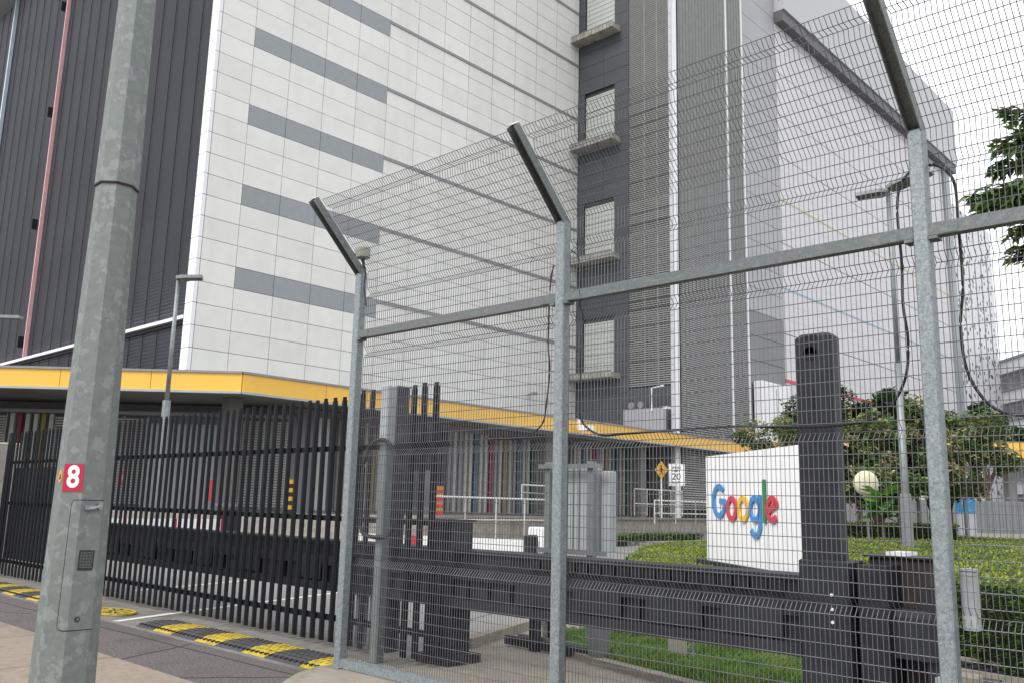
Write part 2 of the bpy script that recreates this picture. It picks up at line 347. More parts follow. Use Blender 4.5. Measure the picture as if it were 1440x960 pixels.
# painted lines
k = MB(); a_, b_ = on_z(615, 772, .1), on_z(775, 757, .1); strip(k, [(a_.x, a_.y), (b_.x, b_.y)], 1.1, -.01, .12); struct('kerb', k, M['paint'])
def line(pts, wd=.12): g = MB(); strip(g, pts, wd, -.001, .0025); return g
for nm, pts in (('road_line', [(-11.85, 5.25), (-12.32, 6.54), (-12.77, 8.03), (-13.58, 10.73), (-14.4, 13.5)]), ('road_line', [(-15.43, 7.07), (-16.2, 9.6), (-16.7, 10.9)]), ('road_line', [(-10.19, 10.06), (-10.5, 10.9)]), ('road_line', [(-16.6, 12.6), (-13.6, 14.4)])):
    struct(nm, line(pts), M['paint'], drv)
g = MB(); g.prism([(-15.2, 6.0), (-14.7, 6.0), (-14.6, 6.25), (-15.1, 6.25)], -.002, .001); struct('road_line', g, M['paint'], gut)

# kerbs of the inner road
k = MB(); strip(k, [(-24.1, 19), (-23.6, 24), (-23.2, 30), (-22.9, 40), (-23.5, 60)], .35, -.01, .16); struct('kerb', k, M['old_conc'])
# raised platform under the canopy
pf = MB(); pf.prism([(-24.45, 21.5), (-24.45, 90), (-45, 90), (-45, 5), (-38, 9.5)], -.01, 1.09); plat = struct('platform', pf, M['old_conc'])
g = MB(); g.prism([(-24.3, 21.4), (-24.3, 90), (-24.7, 90), (-24.7, 21.4)], 1.09, 1.17); struct('platform_edge', g, M['kerb_conc'], plat)
# lawn
LAWN = [(-7.6, 10.2), (-7.1, 8.3), (-5.9, 7.75), (-4.6, 7.4), (-2.9, 7.2), (-3.1, 9.0), (-3.6, 11.2), (-8.6, 13.4), (-8.4, 11.2)]
lw = MB(); lw.prism(LAWN, -.004, .02); struct('lawn_soil', lw, M['soil'])
k = MB(); strip(k, [(-7.65, 10.3), (-7.2, 8.25), (-5.9, 7.66), (-4.5, 7.3), (-2.8, 7.05)], .14, -.01, .07); struct('kerb', k, M['kerb_conc'])
k = MB(); strip(k, [(-5.55, 12.2), (-4.75, 10.2), (-4.1, 8.9)], .16, -.01, .22); struct('kerb', k, M['kerb_conc'])
def inpoly(x, y, P):
    r = False; n = len(P)
    for i in range(n):
        x1, y1 = P[i]; x2, y2 = P[(i + 1) % n]
        if (y1 > y) != (y2 > y) and x < (x2 - x1) * (y - y1) / (y2 - y1) + x1: r = not r
    return r
def blades(P, n, h, seed):
    r = random.Random(seed); mb = MB(); xs = [p[0] for p in P]; ys = [p[1] for p in P]; k = 0
    while k < n:
        x, y = r.uniform(min(xs), max(xs)), r.uniform(min(ys), max(ys))
        if not inpoly(x, y, P): continue
        k += 1; a = r.uniform(0, 2 * PI); hh = h * r.uniform(.4, 1.25) * (0.65 + .7 * mnoise.noise(Vector((x * 1.7, y * 1.7, 0))) + .3); wd = .006 * r.uniform(.7, 1.4)
        dx, dy = math.cos(a) * wd, math.sin(a) * wd; b = r.uniform(0, 2 * PI); l = hh * r.uniform(.3, .9); o = len(mb.v)
        mb.v += [(x - dx, y - dy, .015), (x + dx, y + dy, .015), (x + math.cos(b) * l * .4 + dx * .7, y + math.sin(b) * l * .4 + dy * .7, hh * .65), (x + math.cos(b) * l, y + math.sin(b) * l, hh)]
        mb.f += [(o, o + 1, o + 2), (o, o + 2, o + 3)]
    return mb
gr = link('grass', blades(LAWN, 52000, .13, 3).mesh('grass', M['grass']))
gr['kind'] = 'stuff'; tag(gr, 'rough green grass growing on the small lawn behind the wire fence', 'grass')

# ================================================================== THE BIG BUILDING
BL = thing('office_building', 'large white and dark grey panelled building with louvres and coloured joints', 'building', (-37.7, 18.7, 0))
XW, YK, YI, XO = -37.68, 18.7, 46.57, -29.8
TOP = 42.0
core = MB(); core.box(-84, XW - .7, YK + .55, 125, 1.0, TOP); core.box(XW - .695, XW - .12, YK + .18, 125, 1.0, TOP); core.box(XW - .2, XO - .15, YI + .32, 104, 1.0, 47.5); part('inner_core', MB().box(XW + .01, XO - .16, YI + .07, YI + .3, 1.0, 6.5), M['joint'], BL); core.box(-60, XO - .15, 104, 119.9, 1.0, 36.9)
part('core_wall', core, M['joint'], BL)
# white front: one shared slab per panel, laid row by row
ycols = [18.7 + .2, 20.7] + [20.7 + 2.12 * i for i in range(1, 13)] + [YI - .02]
rows = [7.26 + 1.04 * i for i in range(-2, 33)]
panel = MB().box(-.06, .0, .006, .994, .012, .988)
pme = {k: panel.mesh('facade_panel', M[k]) for k in ('white_panel', 'grey_panel')}
cnt = []
for zi, z in enumerate(rows):
    for ci in range(len(ycols) - 1):
        y0, y1 = ycols[ci], ycols[ci + 1]
        band = (zi - 6) % 4 == 0 and zi >= 6 and 1 <= ci <= 4
        d = (CAM - Vector((XW, (y0 + y1) / 2, z))).length
        cosang = 37.68 / d
        cnt.append((-(1.04 * (y1 - y0)) * cosang / d / d, y0, y1, z, band))
cnt.sort(key=lambda t: t[0]); rest = MB(); boff = WOFF[BL.name]
for i, (_, y0, y1, z, band) in enumerate(cnt):
    if i < 300:
        o = link('facade_panel', pme['grey_panel' if band else 'white_panel'], BL, Vector((XW, y0, z)) - boff); o.scale = (1, y1 - y0, 1.04)
    else:
        rest.box(XW - .06, XW, y0 + .02, y1 - .02, z + .017, z + 1.023)
part('facade_cladding', rest, M['white_panel'], BL, kind='stuff')
# return of the white front, painted lighter for the light it catches, and its joints
for z in rows:
    if z < TOP - 1: part('corner_panel', MB().box(XW - .68, XW + .02, YK - .02, YK + .17, z + .014, z + 1.024), M['bright_trim'], BL) if z < 36 else None
for i in range(0, 8):      # thin dark strips that carry the grey bands on
    zb = 11.42 + 4.16 * i
    part('trim_strip', MB().box(XW - .01, XW + .05, 29.2, YI - .02, zb + .84, zb + 1.02), M['trim'], BL)
# dark side wall: louvre slats between vertical joints, gutter and coloured downpipes
sl_ = MB(); z = 5.0
while z < 39.0:
    if not 9.55 < z < 9.95:
        T = Matrix.Translation((0, YK + .32, z)) @ Matrix.Rotation(math.radians(38), 4, 'X')
        sl_.box(-84, XW - .70, -.012, .012, -.095, .095, T)
    z += .185
part('louvre_slats', sl_, M['dark_slat'], BL, kind='stuff')
part('louvre_backing', MB().box(-84, XW - .68, YK + .42, YK + .5, 1.1, 39.5), M['black_gap'], BL)
for i in range(28):
    x = -39.9 - i * 1.55; part('louvre_joint', MB().box(x - .02, x + .02, YK + .215, YK + .24, 1.2, 39.0), M['black_gap'], BL)
part('gutter', MB().box(-84, XW - .70, YK - .05, YK + .2, 9.70, 9.86), M['bright_trim'], BL)
part('gutter_shadow_gap', MB().box(-84, XW - .70, YK + .1, YK + .26, 9.5, 9.655), M['black_gap'], BL)
pk = mat('pipe_pink', (.75, .42, .42), .4); pbl = mat('pipe_pale_blue', (.50, .60, .66), .4)
part('downpipe', MB().box(-59.26, -59.15, YK - .02, YK + .2, 9.9, 39.0), pk, BL)['label'] = 'pink red downpipe'
part('downpipe', MB().box(-70.7, -70.48, YK - .02, YK + .2, 9.9, 39.0), pbl, BL)['label'] = 'pale blue downpipe'
for x, z in ((-60.3, 26.5), (-60.6, 18.8), (-60.4, 11.0), (-60.3, 34.2)):
    part('wall_hook', MB().box(x - .035, x + .035, YK - .02, YK + .3, z - .35, z + .35), M['black_gap'], BL)
part('roof_eave', MB().box(-90, XW - .9, YK - 1.6, 60, 38.95, 47), M['mid_panel'], BL)
part('roof_eave', MB().box(XW - .9, XW + .4, YK - .6, YI, 43.2, 47), M['mid_panel'], BL)
# dark bay with shuttered windows
WZ = [(10.3, 13.9), (18.35, 22.2), (26.7, 30.5), (35.0, 38.9)]
wx0, wx1 = -37.1, -34.48
z = 6.9
while z < 46:
    z1 = z + 1.04
    inside = [w_ for w_ in WZ if w_[0] < z1 - .3 and w_[1] > z + .3]
    xs = [(-37.66, wx0), (wx1, -33.25)] if inside else [(-37.66, -35.42), (-35.42, -33.25)]
    for a, b in xs: part('dark_panel', MB().box(a + .012, b - .012, YI, YI + .06, z + .012, z1 - .012), M['dark_wall'], BL)
    z = z1
for a, b in WZ:
    wn = part('window', MB().box(wx0 + .03, wx1 - .03, YI + .12, YI + .18, a, b), M['shutter'], BL)
    part('reveal', MB().box(wx0 - .6, wx1 + .02, YI + .2, YI + .3, a - .3, b + 1.2), M['dark_wall'], wn)
    mb = MB()
    for i in range(11): zz = a + .16 + i * (b - a - .3) / 10; mb.box(wx0 + .05, wx1 - .05, YI + .1, YI + .121, zz, zz + .025)
    part('shutter_rib', mb, M['cab_grey'], wn, kind='stuff')
    mb = MB(); mb.box(-38.25, -33.95, YI - 1.0, YI - .01, a - .38, a - .22); mb.box(-38.25, -33.95, YI - 1.0, YI - .93, a - .22, a - .02); mb.box(-34.02, -33.95, YI - .93, YI - .01, a - .22, a - .02)
    part('window_ledge', mb, M['ledge'], wn)
    mb = MB(); x = -38.1
    while x < -34.1: mb.box(x, x + .05, YI - 1.012, YI - 1.001, a - .36, a - .04); x += .33
    mb.box(-38.2, -34.0, YI - .98, YI - .94, a - .02, a + .1)
    part('ledge_rib', mb, M['joint'], wn)
# louvres on the bay: front and side
mb = MB(); z = 9.3
while z < 46:
    mb.box(-33.2, -30.02, YI - .02, YI + .04, z, z + .07); z += .142
part('front_louvre', mb, M['tower_slat'], BL, kind='stuff')
part('louvre_backing', MB().box(-33.24, -29.98, YI + .06, YI + .1, 9.2, 46), M['black_gap'], BL)
for x in (-32.0, -31.0): part('louvre_rail', MB().box(x, x + .06, YI - .03, YI + .05, 9.3, 46), M['trim'], BL)
part('dark_panel', MB().box(-33.24, -29.98, YI, YI + .05, 6.2, 9.2), M['dark_wall'], BL)
part('corner_trim', MB().box(-30.0, XO + .03, YI - .05, YI + .02, 1.1, 46), mat('corner_grey', (.50, .50, .53), .5), BL)
for i in range(36): part('corner_joint', MB().box(-29.98, XO, YI - .056, YI - .051, 6.3 + i * 1.04, 6.33 + i * 1.04), M['joint'], BL)
part('corner_trim', MB().box(XO - .1, XO + .05, YI + .03, YI + .55, 1.1, 46), M['bright_trim'], BL)
mb = MB(); z = 1.6; r_ = random.Random(4)
while z < 46:
    mb.box(XO - .04, XO + .02, YI + .8, 56.05, z, z + .068); z += .142
part('side_louvre', mb, mat('side_slat', (.38, .385, .375), .5, var=.1), BL, kind='stuff')
mb = MB(); y = YI + .95
while y < 56: mb.box(XO + .005, XO + .028, y, y + .05, 1.6, 46); y += .42
part('louvre_bracing', mb, M['joint'], BL, kind='stuff')
part('louvre_backing', MB().box(XO - .12, XO - .08, YI + .76, 56.1, 1.1, 46), M['black_gap'], BL)
for y in (53.75, 56.1): part('louvre_mullion', MB().box(XO - .05, XO + .07, y, y + .16, 1.1, 46), M['bright_trim'], BL)
# grey strip, then the far white front with its coloured joints
z = 5.05; i = 0
while z < 46:
    part('grey_panel', MB().box(XO - .1, XO, 56.35, 61.75, z + .015, z + 1.76), M['low_panel' if z < 15 else 'mid_panel'], BL); z += 1.785
FZ = 11.26; mb = MB()
pz = [FZ + 3.57 * (k / 3) for k in range(-7, 26)]
for a in pz:
    for i in range(11):
        y0 = 61.82 + i * 3.69
        st = (round((a - FZ) / 1.19) % 3 == 0)
        mb.box(XO - .06, XO + .02, y0 + .006, y0 + 3.684, a + (.06 if st else .007), a + 1.19 - .007)
part('far_cladding', mb, mat('far_panel', (.60, .59, .61), .5, var=.03, scale=.4), BL, kind='stuff')
for zc, cn, cm in ((11.26, 'red', M['red']), (18.4, 'blue', mat('joint_blue', (.25, .42, .52), .4)), (25.54, 'yellow', mat('joint_yellow', (.58, .52, .32), .4))):
    part('joint_strip', MB().box(XO - .03, XO + .06, 61.8, 102.4, zc - (.12 if cn == 'red' else .04), zc + (.14 if cn == 'red' else .075)), cm, BL)['label'] = cn + ' joint strip'
part('pier', MB().box(XO - .5, XO + .25, 102.5, 104.5, 1.1, 40.5), M['grey_panel'], BL)
part('perforated_wall', MB().box(-50, XO + .1, 104.5, 120, 1.1, 37), M['dots'], BL)
part('roof_screen', MB().box(-80, XO + .9, 61.8, 105.5, 41.4, 48.2), M['perf'], BL)
part('roof_band', MB().box(-80, XO + .75, 61.8, 105.3, 40.45, 41.395), mat('roof_band_shade', (.12, .12, .125), .6), BL)  # dark colour paints the shade under the overhanging roof screen
# low roof wall with vents in front of the bay
mb = MB(); mb.box(XO + .2, XO + .5, 36.5, YI - .4, 6.0, 6.9)

# ------------------------------------------------------------------ canopy
CZ0, CZ1 = 5.28, 6.05
P0 = Vector((-28.45, 16.25)); P1 = Vector((-28.9, 56.0)); dch = Vector((-.73, -.685)).normalized()
CP = thing('entrance_canopy', 'long flat canopy with bright yellow fascia running round the building base', 'canopy', (P0.x, P0.y, 0))
def fascia(a, b, n, parent, off, gap=.02, nrm=None):
    d = (b - a) / n; L = d.length; ang = math.atan2(d.y, d.x)
    for i in range(n):
        p = a + d * i
        T = Matrix.Translation((p.x, p.y, 0)) @ Matrix.Rotation(ang, 4, 'Z')
        part('fascia_panel', MB().box(gap / 2, L - gap / 2, -.04, .04, CZ0 + .08, CZ1 - .05, T), M['yellow'], parent)
CH = P0 + dch * 26
fascia(P1, P0, 11, CP, 0); fascia(P0, CH, 8, CP, 0)
T = frame_T((P1.x, P1.y, 0), (-1, 0, 0), (0, 1, 0))
part('fascia_panel', MB().box(P1.x - 2.6, P1.x - .03, P1.y - .04, P1.y + .04, CZ0 + .08, CZ1 - .05), M['yellow'], CP)
inner0 = P0 + Vector((-.06, .02)); 
roof = MB(); roof.prism([(P1.x - .05, P1.y), (P0.x - .05, P0.y + .02), (CH.x - .02, CH.y + .06), (CH.x - 6, CH.y + 6), (-38.4, 19.2), (-37.9, YI - .2), (-30.5, YI - .2), (-30.0, P1.y)], CZ0 + .16, CZ1 - .1); part('roof_slab', roof, M['soffit'], CP)
def edge_mb(a, b, z0, z1, o0, o1):
    d = (b - a); L = d.length; T = Matrix.Translation((a.x, a.y, 0)) @ Matrix.Rotation(math.atan2(d.y, d.x), 4, 'Z'); return MB().box(0, L, o0, o1, z0, z1, T)
for a, b in ((P1, P0), (P0, CH)):
    part('coping', edge_mb(a, b, CZ1 - .05, CZ1 + .03, -.12, .1), M['trim'], CP)
    part('drip_edge', edge_mb(a, b, CZ0, CZ0 + .078, -.1, .08), M['cab_grey'], CP)
for x, y in ((CH.x + 3.5, CH.y + 6.0), (-38.0, 9.6), (-31.2, 17.5), (-30.3, 26.5), (-30.3, 35), (-30.3, 43.5), (-30.3, 51.5)):
    c_ = part('column', MB().bevbox(x - .3, x + .3, y - .3, y + .3, 1.09, CZ0 + .16, .03), M['soffit'], CP)
    part('column_band', MB().box(x - .32, x + .32, y - .32, y + .32, 1.3, 1.42), M['trim'], c_)
part('ceiling_track', MB().box(-29.9, -29.6, 30, 42, CZ0 - .05, CZ0 + .15), M['grey_panel'], CP)
# coloured fins and louvre screens of the wall under the canopy
PW = thing('podium_wall', 'ground floor wall of grey louvre screens and coloured vertical fins under the canopy', 'wall', (-32, 20, 0))
part('backing', MB().prism([(-31.9, 21.0), (-31.9, 56), (-34, 56), (-44, 30), (-54.0, .6)], 1.09, CZ0 + .14), M['low_panel'], PW)
fin_cols = {}
def fin(x, y, ang, wd, mt, z0=1.2, z1=CZ0 - .2):
    T = Matrix.Translation((x, y, 0)) @ Matrix.Rotation(ang, 4, 'Z')
    part('fin', MB().box(-.11, .02, -wd / 2, wd / 2, z0, z1, T), mt, PW)
pat = [0, 0, 1, 0, 0, 2, 5, 0, 3, 0, 5, 1, 0, 0, 4, 5, 0, 2, 0, 6, 6, 5, 0, 5]
y = 22.0; i = 0
while y < 55.8 :
    k_ = pat[i % len(pat)]; fin(-31.75, y, 0, .17 if k_ != 6 else .3, FINS[k_]); y += .36; i += 1
dwl = dch; ang = math.atan2(dch.y, dch.x)
a0 = Vector((-31.95, 20.6)); T0 = Matrix.Translation((a0.x, a0.y, 0)) @ Matrix.Rotation(ang, 4, 'Z')
for i in range(26):     # corrugated screens
    if i in (3, 4, 5): continue
    x0 = i * .98
    if i < 10 or 17 > i > 11:
        mb = MB(); z = 1.3 if i % 3 else 1.3
        while z < CZ0 - .5: mb.box(x0 + .04, x0 + .94, .04, .09, z, z + .06, T0); z += .11
        mb.box(x0 + .02, x0 + .06, .02, .06, 1.2, CZ0 - .4, T0)
        part('louvre_screen', mb, M['pale_slat'], PW)
    else:
        for j, k_ in enumerate((0, (4, 1, 3, 2)[i % 4], 0)):
            part('fin', MB().box(x0 + j * .32, x0 + j * .32 + .17, .03, .16, 1.2, CZ0 - .4, T0), FINS[k_], PW)
for i in (3, 4, 5): part('roller_door', MB().box(i * .98 + .03, i * .98 + .95, .02, .05, 1.15, 4.6, T0), M['cab_grey'], PW)
part('screen_cap', MB().box(-.2, 26, -.02, .6, CZ0 - .38, CZ0 - .25, T0), M['trim'], PW)

# ================================================================== MESH FENCE
FY = 5.35; PX = [-7.17, -4.475, -1.68, 1.10]; PT = 3.90
def fence_profile():
    """(y offset, z) points up the mesh: flat runs with V folds, then out along the arm; flag marks a cross wire"""
    pts = []; z = .12; folds = [1.05, 2.10, 3.09, 3.70]
    marks = []
    for f in folds:
        n = max(1, round((f - .055 - z) / .086))
        for i in range(n): marks.append((0, z + (f - .055 - z) * i / n, True))
        marks.append((0, f - .055, True)); marks.append((.048, f, True)); marks.append((0, f + .055, True)); z = f + .055 + .086
    marks.append((0, 3.84, True)); marks.append((-.0, 3.93, True))
    s2 = math.sqrt(.5); L = .88; s = .0
    for i in range(1, 9): marks.append((-s2 * .083 * i, 3.93 + s2 * .083 * i, True))
    b = .083 * 8 + .04
    marks.append((-s2 * (b + .03) + .034, 3.93 + s2 * (b + .03) + .034, True)); marks.append((-s2 * (b + .085), 3.93 + s2 * (b + .085), True))
    marks.append((-s2 * (b + .165), 3.93 + s2 * (b + .165), True))
    return marks
PROF = fence_profile()
def mesh_panel(x0, x1):
    mb = MB(); r = .0027; n = round((x1 - x0) / .0318)
    P = [(FY + .062 + a, z) for a, z, _ in PROF]
    def bar(a, b):
        a, b = Vector(a), Vector(b); d = (b - a).normalized(); u = d.cross(Vector((.3, .9, .2))).normalized() * r; v = d.cross(u).normalized() * r; o = len(mb.v)
        for q in (a, b):
            for e in (u, v, -u, -v): mb.v.append(tuple(q + e))
        for k in range(4): j = (k + 1) % 4; mb.f.append((o + k, o + j, o + 4 + j, o + 4 + k))
    keep = [P[0]]
    for i in range(1, len(P) - 1):    # drop collinear points for the uprights
        a, b, c_ = keep[-1], P[i], P[i + 1]
        cr = (b[0] - a[0]) * (c_[1] - b[1]) - (b[1] - a[1]) * (c_[0] - b[0])
        if abs(cr) > 1e-6: keep.append(b)
    keep.append(P[-1])
    for i in range(n + 1):
        x = x0 + (x1 - x0) * i / n; jit = random.uniform(-.002, .002)
        for a, b in zip(keep[:-1], keep[1:]): bar((x + jit, a[0], a[1]), (x + jit, b[0], b[1]))
    for y, z in P: bar((x0, y + .005, z), (x1, y + .005, z))
    return mb
FN = thing('security_fence', 'tall galvanised welded mesh fence with angled arms between the street and the lawn', 'fence', (PX[0], FY, 0))
h = .045
for i, x in enumerate(PX):
    p_ = part('post', MB().bevbox(x - h, x + h, FY - h, FY + h, .0, PT, .008), M['galv'], FN)
    T = Matrix.Translation((x, FY, PT - .01)) @ Matrix.Rotation(math.radians(45), 4, 'X')
    a_ = part('arm', MB().box(-h + .003, -h + .010, -.040, .029, -.03, .90, T).box(h - .010, h - .003, -.040, .029, -.03, .90, T).box(-h + .003, h - .003, .0295, .036, -.03, .90, T), M['galv_arm'], FN)
    part('arm_cap', MB().box(-h, h, .02, .039, .901, .906, T), M['bright_trim'], a_)
for a, b in zip(PX[:-1], PX[1:]):
    part('top_rail', MB().box(a + h + .001, b - h - .001, FY - .035, FY + .035, 3.215, 3.295), M['galv_rail'], FN)
    part('rail_bracket', MB().box(a + h, a + h + .16, FY - .039, FY - .036, 3.22, 3.29).box(a + h, a + h + .05, FY - .05, FY + .04, 3.195, 3.214), M['galv_rail'], FN)
    part('rail_bracket', MB().box(b - h - .16, b - h, FY - .039, FY - .036, 3.22, 3.29).box(b - h - .05, b - h, FY - .05, FY + .04, 3.195, 3.214), M['galv_rail'], FN)
    part('bottom_rail', MB().box(a + h + .001, b - h - .001, FY - .035, FY + .035, .055, .135), M['galv'], FN)
    part('mesh_panel', mesh_panel(a + .03, b - .03), M['wire'], FN)
part('foot_plate', MB().box(PX[0] - .08, PX[0] + .09, FY - .09, FY + .09, .051, .063), M['galv'], FN)
# cables tied to the mesh
def spline(pts, n=8):
    P = [Vector(p) for p in pts]; P = [P[0] * 2 - P[1]] + P + [P[-1] * 2 - P[-2]]; out = []
    for i in range(1, len(P) - 2):
        for k in range(n):
            t = k / n; a, b, c_, d = P[i - 1], P[i], P[i + 1], P[i + 2]
            out.append(.5 * ((2 * b) + (-a + c_) * t + (2 * a - 5 * b + 4 * c_ - d) * t * t + (-a + 3 * b - 3 * c_ + d) * t ** 3))
    out.append(P[-2]); return out
def cable(pix, Y, label, r=.009):
    pts = [on_y(x, y, Y) for x, y in pix]
    return solo('cable', MB().tube(spline(pts), r, 8), M['rubber'], label, 'cable', 'black cables hanging on the fence', smooth=True)
cable([(1310, 232), (1285, 238), (1266, 262), (1262, 300), (1268, 370), (1270, 430), (1277, 480), (1272, 535), (1245, 578), (1205, 594), (1130, 600), (1040, 599), (950, 604), (880, 609), (845, 611), (822, 597), (815, 578)], FY + .085, 'long black cable looping down from the right fence post and across the dark pillar')
cable([(1312, 231), (1330, 240), (1343, 262), (1348, 320), (1354, 400), (1351, 460), (1360, 520), (1385, 562), (1415, 580), (1460, 584)], FY + .085, 'black cable curving down to the right edge from the right fence post')
cable([(779, 373), (774, 400), (771, 480), (773, 520), (768, 570), (762, 596), (740, 613), (712, 617), (680, 615)], FY + .08, 'thin black cable sagging to the left of the middle fence post', .007)
cable([(803, 352), (813, 362), (817, 390), (816, 430), (820, 445), (817, 500), (816, 590)], FY + .08, 'thin black cable hanging straight right of the middle fence post', .006)
cable([(508, 366), (514, 380), (512, 405), (515, 430)], FY - .02, 'short black cable below the camera bracket on the end post', .006)
# bracket with a small camera on the end post
cb = thing('fence_camera', 'small weathered camera housing on the tip of the end fence post', 'camera', (PX[0], FY, PT))
q = on_y(511, 356, FY + .02)
part('housing', MB().bevbox(q.x - .09, q.x + .06, q.y - .06, q.y + .07, q.z - .05, q.z + .08, .03), M['ledge'], cb)
part('lens_tube', MB().tube([(q.x - .13, q.y - .1, q.z - .06), (q.x - .02, q.y, q.z + .01)], .035, 10), M['galv_rail'], cb)
part('bracket', MB().tube([(q.x, q.y, q.z - .04), (q.x + .02, q.y, q.z - .16), (q.x - .02, q.y - .02, q.z - .3)], .018, 6), M['rubber'], cb)

# ================================================================== BLACK PALISADE GATE
GY = 6.22
GT = thing('palisade_gate', 'long black sliding gate of upright pales behind the speed hump', 'gate', (-13, GY, 0))
pal = MB(); pw = .046
for s in (-1, 1): pass
pal.prism([(-pw, -.012), (-pw * .3, -.026), (pw * .3, -.032), (pw, -.012), (pw, -.002), (pw * .3, -.014), (-pw * .3, -.014), (-pw, -.002)], .05, 2.76)
pal.prism([(-pw * .75, -.012), (0, -.024), (pw * .75, -.012), (pw * .75, -.004), (-pw * .75, -.004)], 2.755, 2.80)
pme_ = pal.mesh('pale', M['black_pale'])
i = 0; x = -6.87
while x > -19.6:
    if not (-7.86 < x < -7.3):
        o = link('pale', pme_, GT, (x + 13 + random.uniform(-.004, .004), -.035, random.uniform(-.008, .008)))
        o.rotation_euler = (random.uniform(-.003, .003), random.uniform(-.004, .004), 0); o.scale = (1, 1, 1.02 if x > -8.4 else 1.0)
    x -= .1785; i += 1
for z in (2.2, 1.40, .30): part('rail', MB().box(-19.7, -6.7, GY - .03, GY + .02, z - .025, z + .035), M['black_pale'], GT)
part('backing_plate', MB().box(-19.4, -15.6, GY + .03, GY + .05, .35, 2.1), M['dark_steel'], GT)
part('end_stile', MB().box(-19.75, -19.62, GY - .05, GY + .04, .05, 2.8), M['black_pale'], GT)
solo('gate_pillar', MB().bevbox(-22.4, -19.95, GY - .4, GY + .3, -.01, 2.62, .03), M['old_conc'], 'weathered concrete pillar at the far left end of the black gate', 'pillar')

# guide post, wide housing column behind it
gp = thing('guide_post', 'square grey steel post just behind the end of the wire fence', 'post', (-7.35, 5.95, 0))
a = on_y(537, 541, 5.95); b = on_y(561, 541, 5.95)
wpx = abs(b.x - a.x)
part('shaft', MB().bevbox(a.x + .05, a.x + .16, 5.92, 6.03, 0, 2.82, .01), M['grey_steel'], gp)
part('sleeve', MB().bevbox(a.x + .043, a.x + .167, 5.913, 6.037, 2.2, 2.83, .01), M['cab_grey'], gp)
ar = [(a.x + .12 + .27 * math.cos(t), 5.88, 1.95 + .30 * math.sin(t)) for t in [PI * k / 14 for k in range(15)]]
ar = [(ar[0][0], 5.88, 1.35)] + ar + [(ar[-1][0], 5.88, 1.35)] + [(a.x + .12 - .25 * math.cos(t) * 1, 5.88, 1.3 - .06 * math.sin(t)) for t in [PI * k / 6 for k in range(1, 6)]] + [(ar[0][0], 5.88, 1.35)]
solo('cable', MB().tube(ar, .022, 8), M['rubber'], 'thick black hose looped round the square guide post', 'cable')
hc = thing('gate_housing', 'dark grey steel column with boxes beside the guide post', 'column', (-7.4, 6.5, 0))
q0, q1 = on_y(553, 545, 6.42), on_y(575, 545, 6.42)
part('column', MB().bevbox(q0.x - .06, q0.x + .10, 6.42, 6.6, 0, 2.90, .012), M['slate'], hc)
part('cap', MB().box(q0.x - .07, q0.x + .11, 6.41, 6.61, 2.90, 2.915), M['grey_steel'], hc)
part('back_flange', MB().box(q0.x - .16, q0.x - .065, 6.45, 6.6, 0, 2.86), M['dark_steel'], hc)
for z0, z1 in ((2.02, 2.16), (1.85, 1.95)):
    part('roller_box', MB().box(q0.x + .14, q0.x + .75, 6.32, 6.40, z0 + .1, z1 + .25), M['slate_dark'], hc)
ped = thing('gate_pedestal', 'broad dark grey steel pedestal carrying the left end of the crash beam', 'pedestal', (-6.8, 6.6, 0))
part('body', MB().bevbox(-7.12, -6.80, 6.40, 6.72, 0.04, 1.42, .015), M['slate'], ped)
part('cap_plate', MB().box(-7.14, -6.78, 6.38, 6.74, 1.42, 1.44), M['slate_dark'], ped)
part('foot', MB().box(-7.2, -6.72, 6.33, 6.8, -.002, .09), M['slate_dark'], ped)
for i in range(3): part('rib', MB().box(-7.05 + i * .1, -7.02 + i * .1, 6.385, 6.399, .15, 1.1), M['slate_dark'], ped)
for x in (-8.35, -8.1, -7.85):
    pp = thing('track_roller', 'small steel roller block under the gate left of the pedestal' if x == -8.35 else ('pale roller block under the gate beside the guide post' if x == -8.1 else 'roller block under the gate right behind the guide post'), 'roller', (x, 6.5, 0), 'roller blocks under the gate')
    part('block', MB().box(x - .05, x + .05, 6.45, 6.55, 0, .55), M['grey_steel'], pp); part('wheel', MB().tube([(x - .04, 6.5, .6), (x + .04, 6.5, .6)], .06, 12), M['bright_trim'], pp)

# ================================================================== CRASH BEAM
BY = 6.48
CB = thing('crash_beam', 'heavy dark grey steel crash beam running behind the fences at waist height', 'barrier', (-9, BY, 0))
part('top_flange', MB().box(-16.4, -3.04, BY, BY + .34, 1.10, 1.135), M['slate'], CB)
part('upper_web', MB().box(-16.4, -3.04, BY + .03, BY + .06, .90, 1.099), M['slate_dark'], CB)
part('face_channel', MB().box(-16.4, -3.04, BY - .05, BY + .05, .845, .955), M['slate'], CB)
part('lower_web', MB().box(-16.4, -3.04, BY + .0, BY + .03, .656, .844), M['slate'], CB)
part('lower_flange', MB().box(-16.4, -3.04, BY - .07, BY + .32, .56, .655), M['slate'], CB)
part('back_web', MB().box(-16.4, -3.04, BY + .30, BY + .33, .66, 1.09), M['slate_dark'], CB)
x = -16.2; i = 0; stf = MB().box(-.012, .012, -.045, .03, .66, .843).mesh('stiffener', M['slate'])
while x < -3.2:
    o = link('stiffener', stf, CB, (x + 9, 0, 0)); x += .30
for x in (-15.2, -13.9, -12.2, -11.0, -9.6, -8.8, -5.9, -5.2, -4.4, -3.7):
    part('face_plate', MB().box(x, x + .52, BY - .062, BY - .051, .68, .93), M['slate'], CB)
x = -6.35
while x < -3.2: part('slot', MB().box(x, x + .11, BY - .004, BY - .001, 1.0, 1.09), M['black_gap'], CB) if x > -5.9 else None; x += .145
for x in (-16.1,): part('leg', MB().box(x, x + .16, BY + .05, BY + .25, 0, .56), M['slate'], CB)
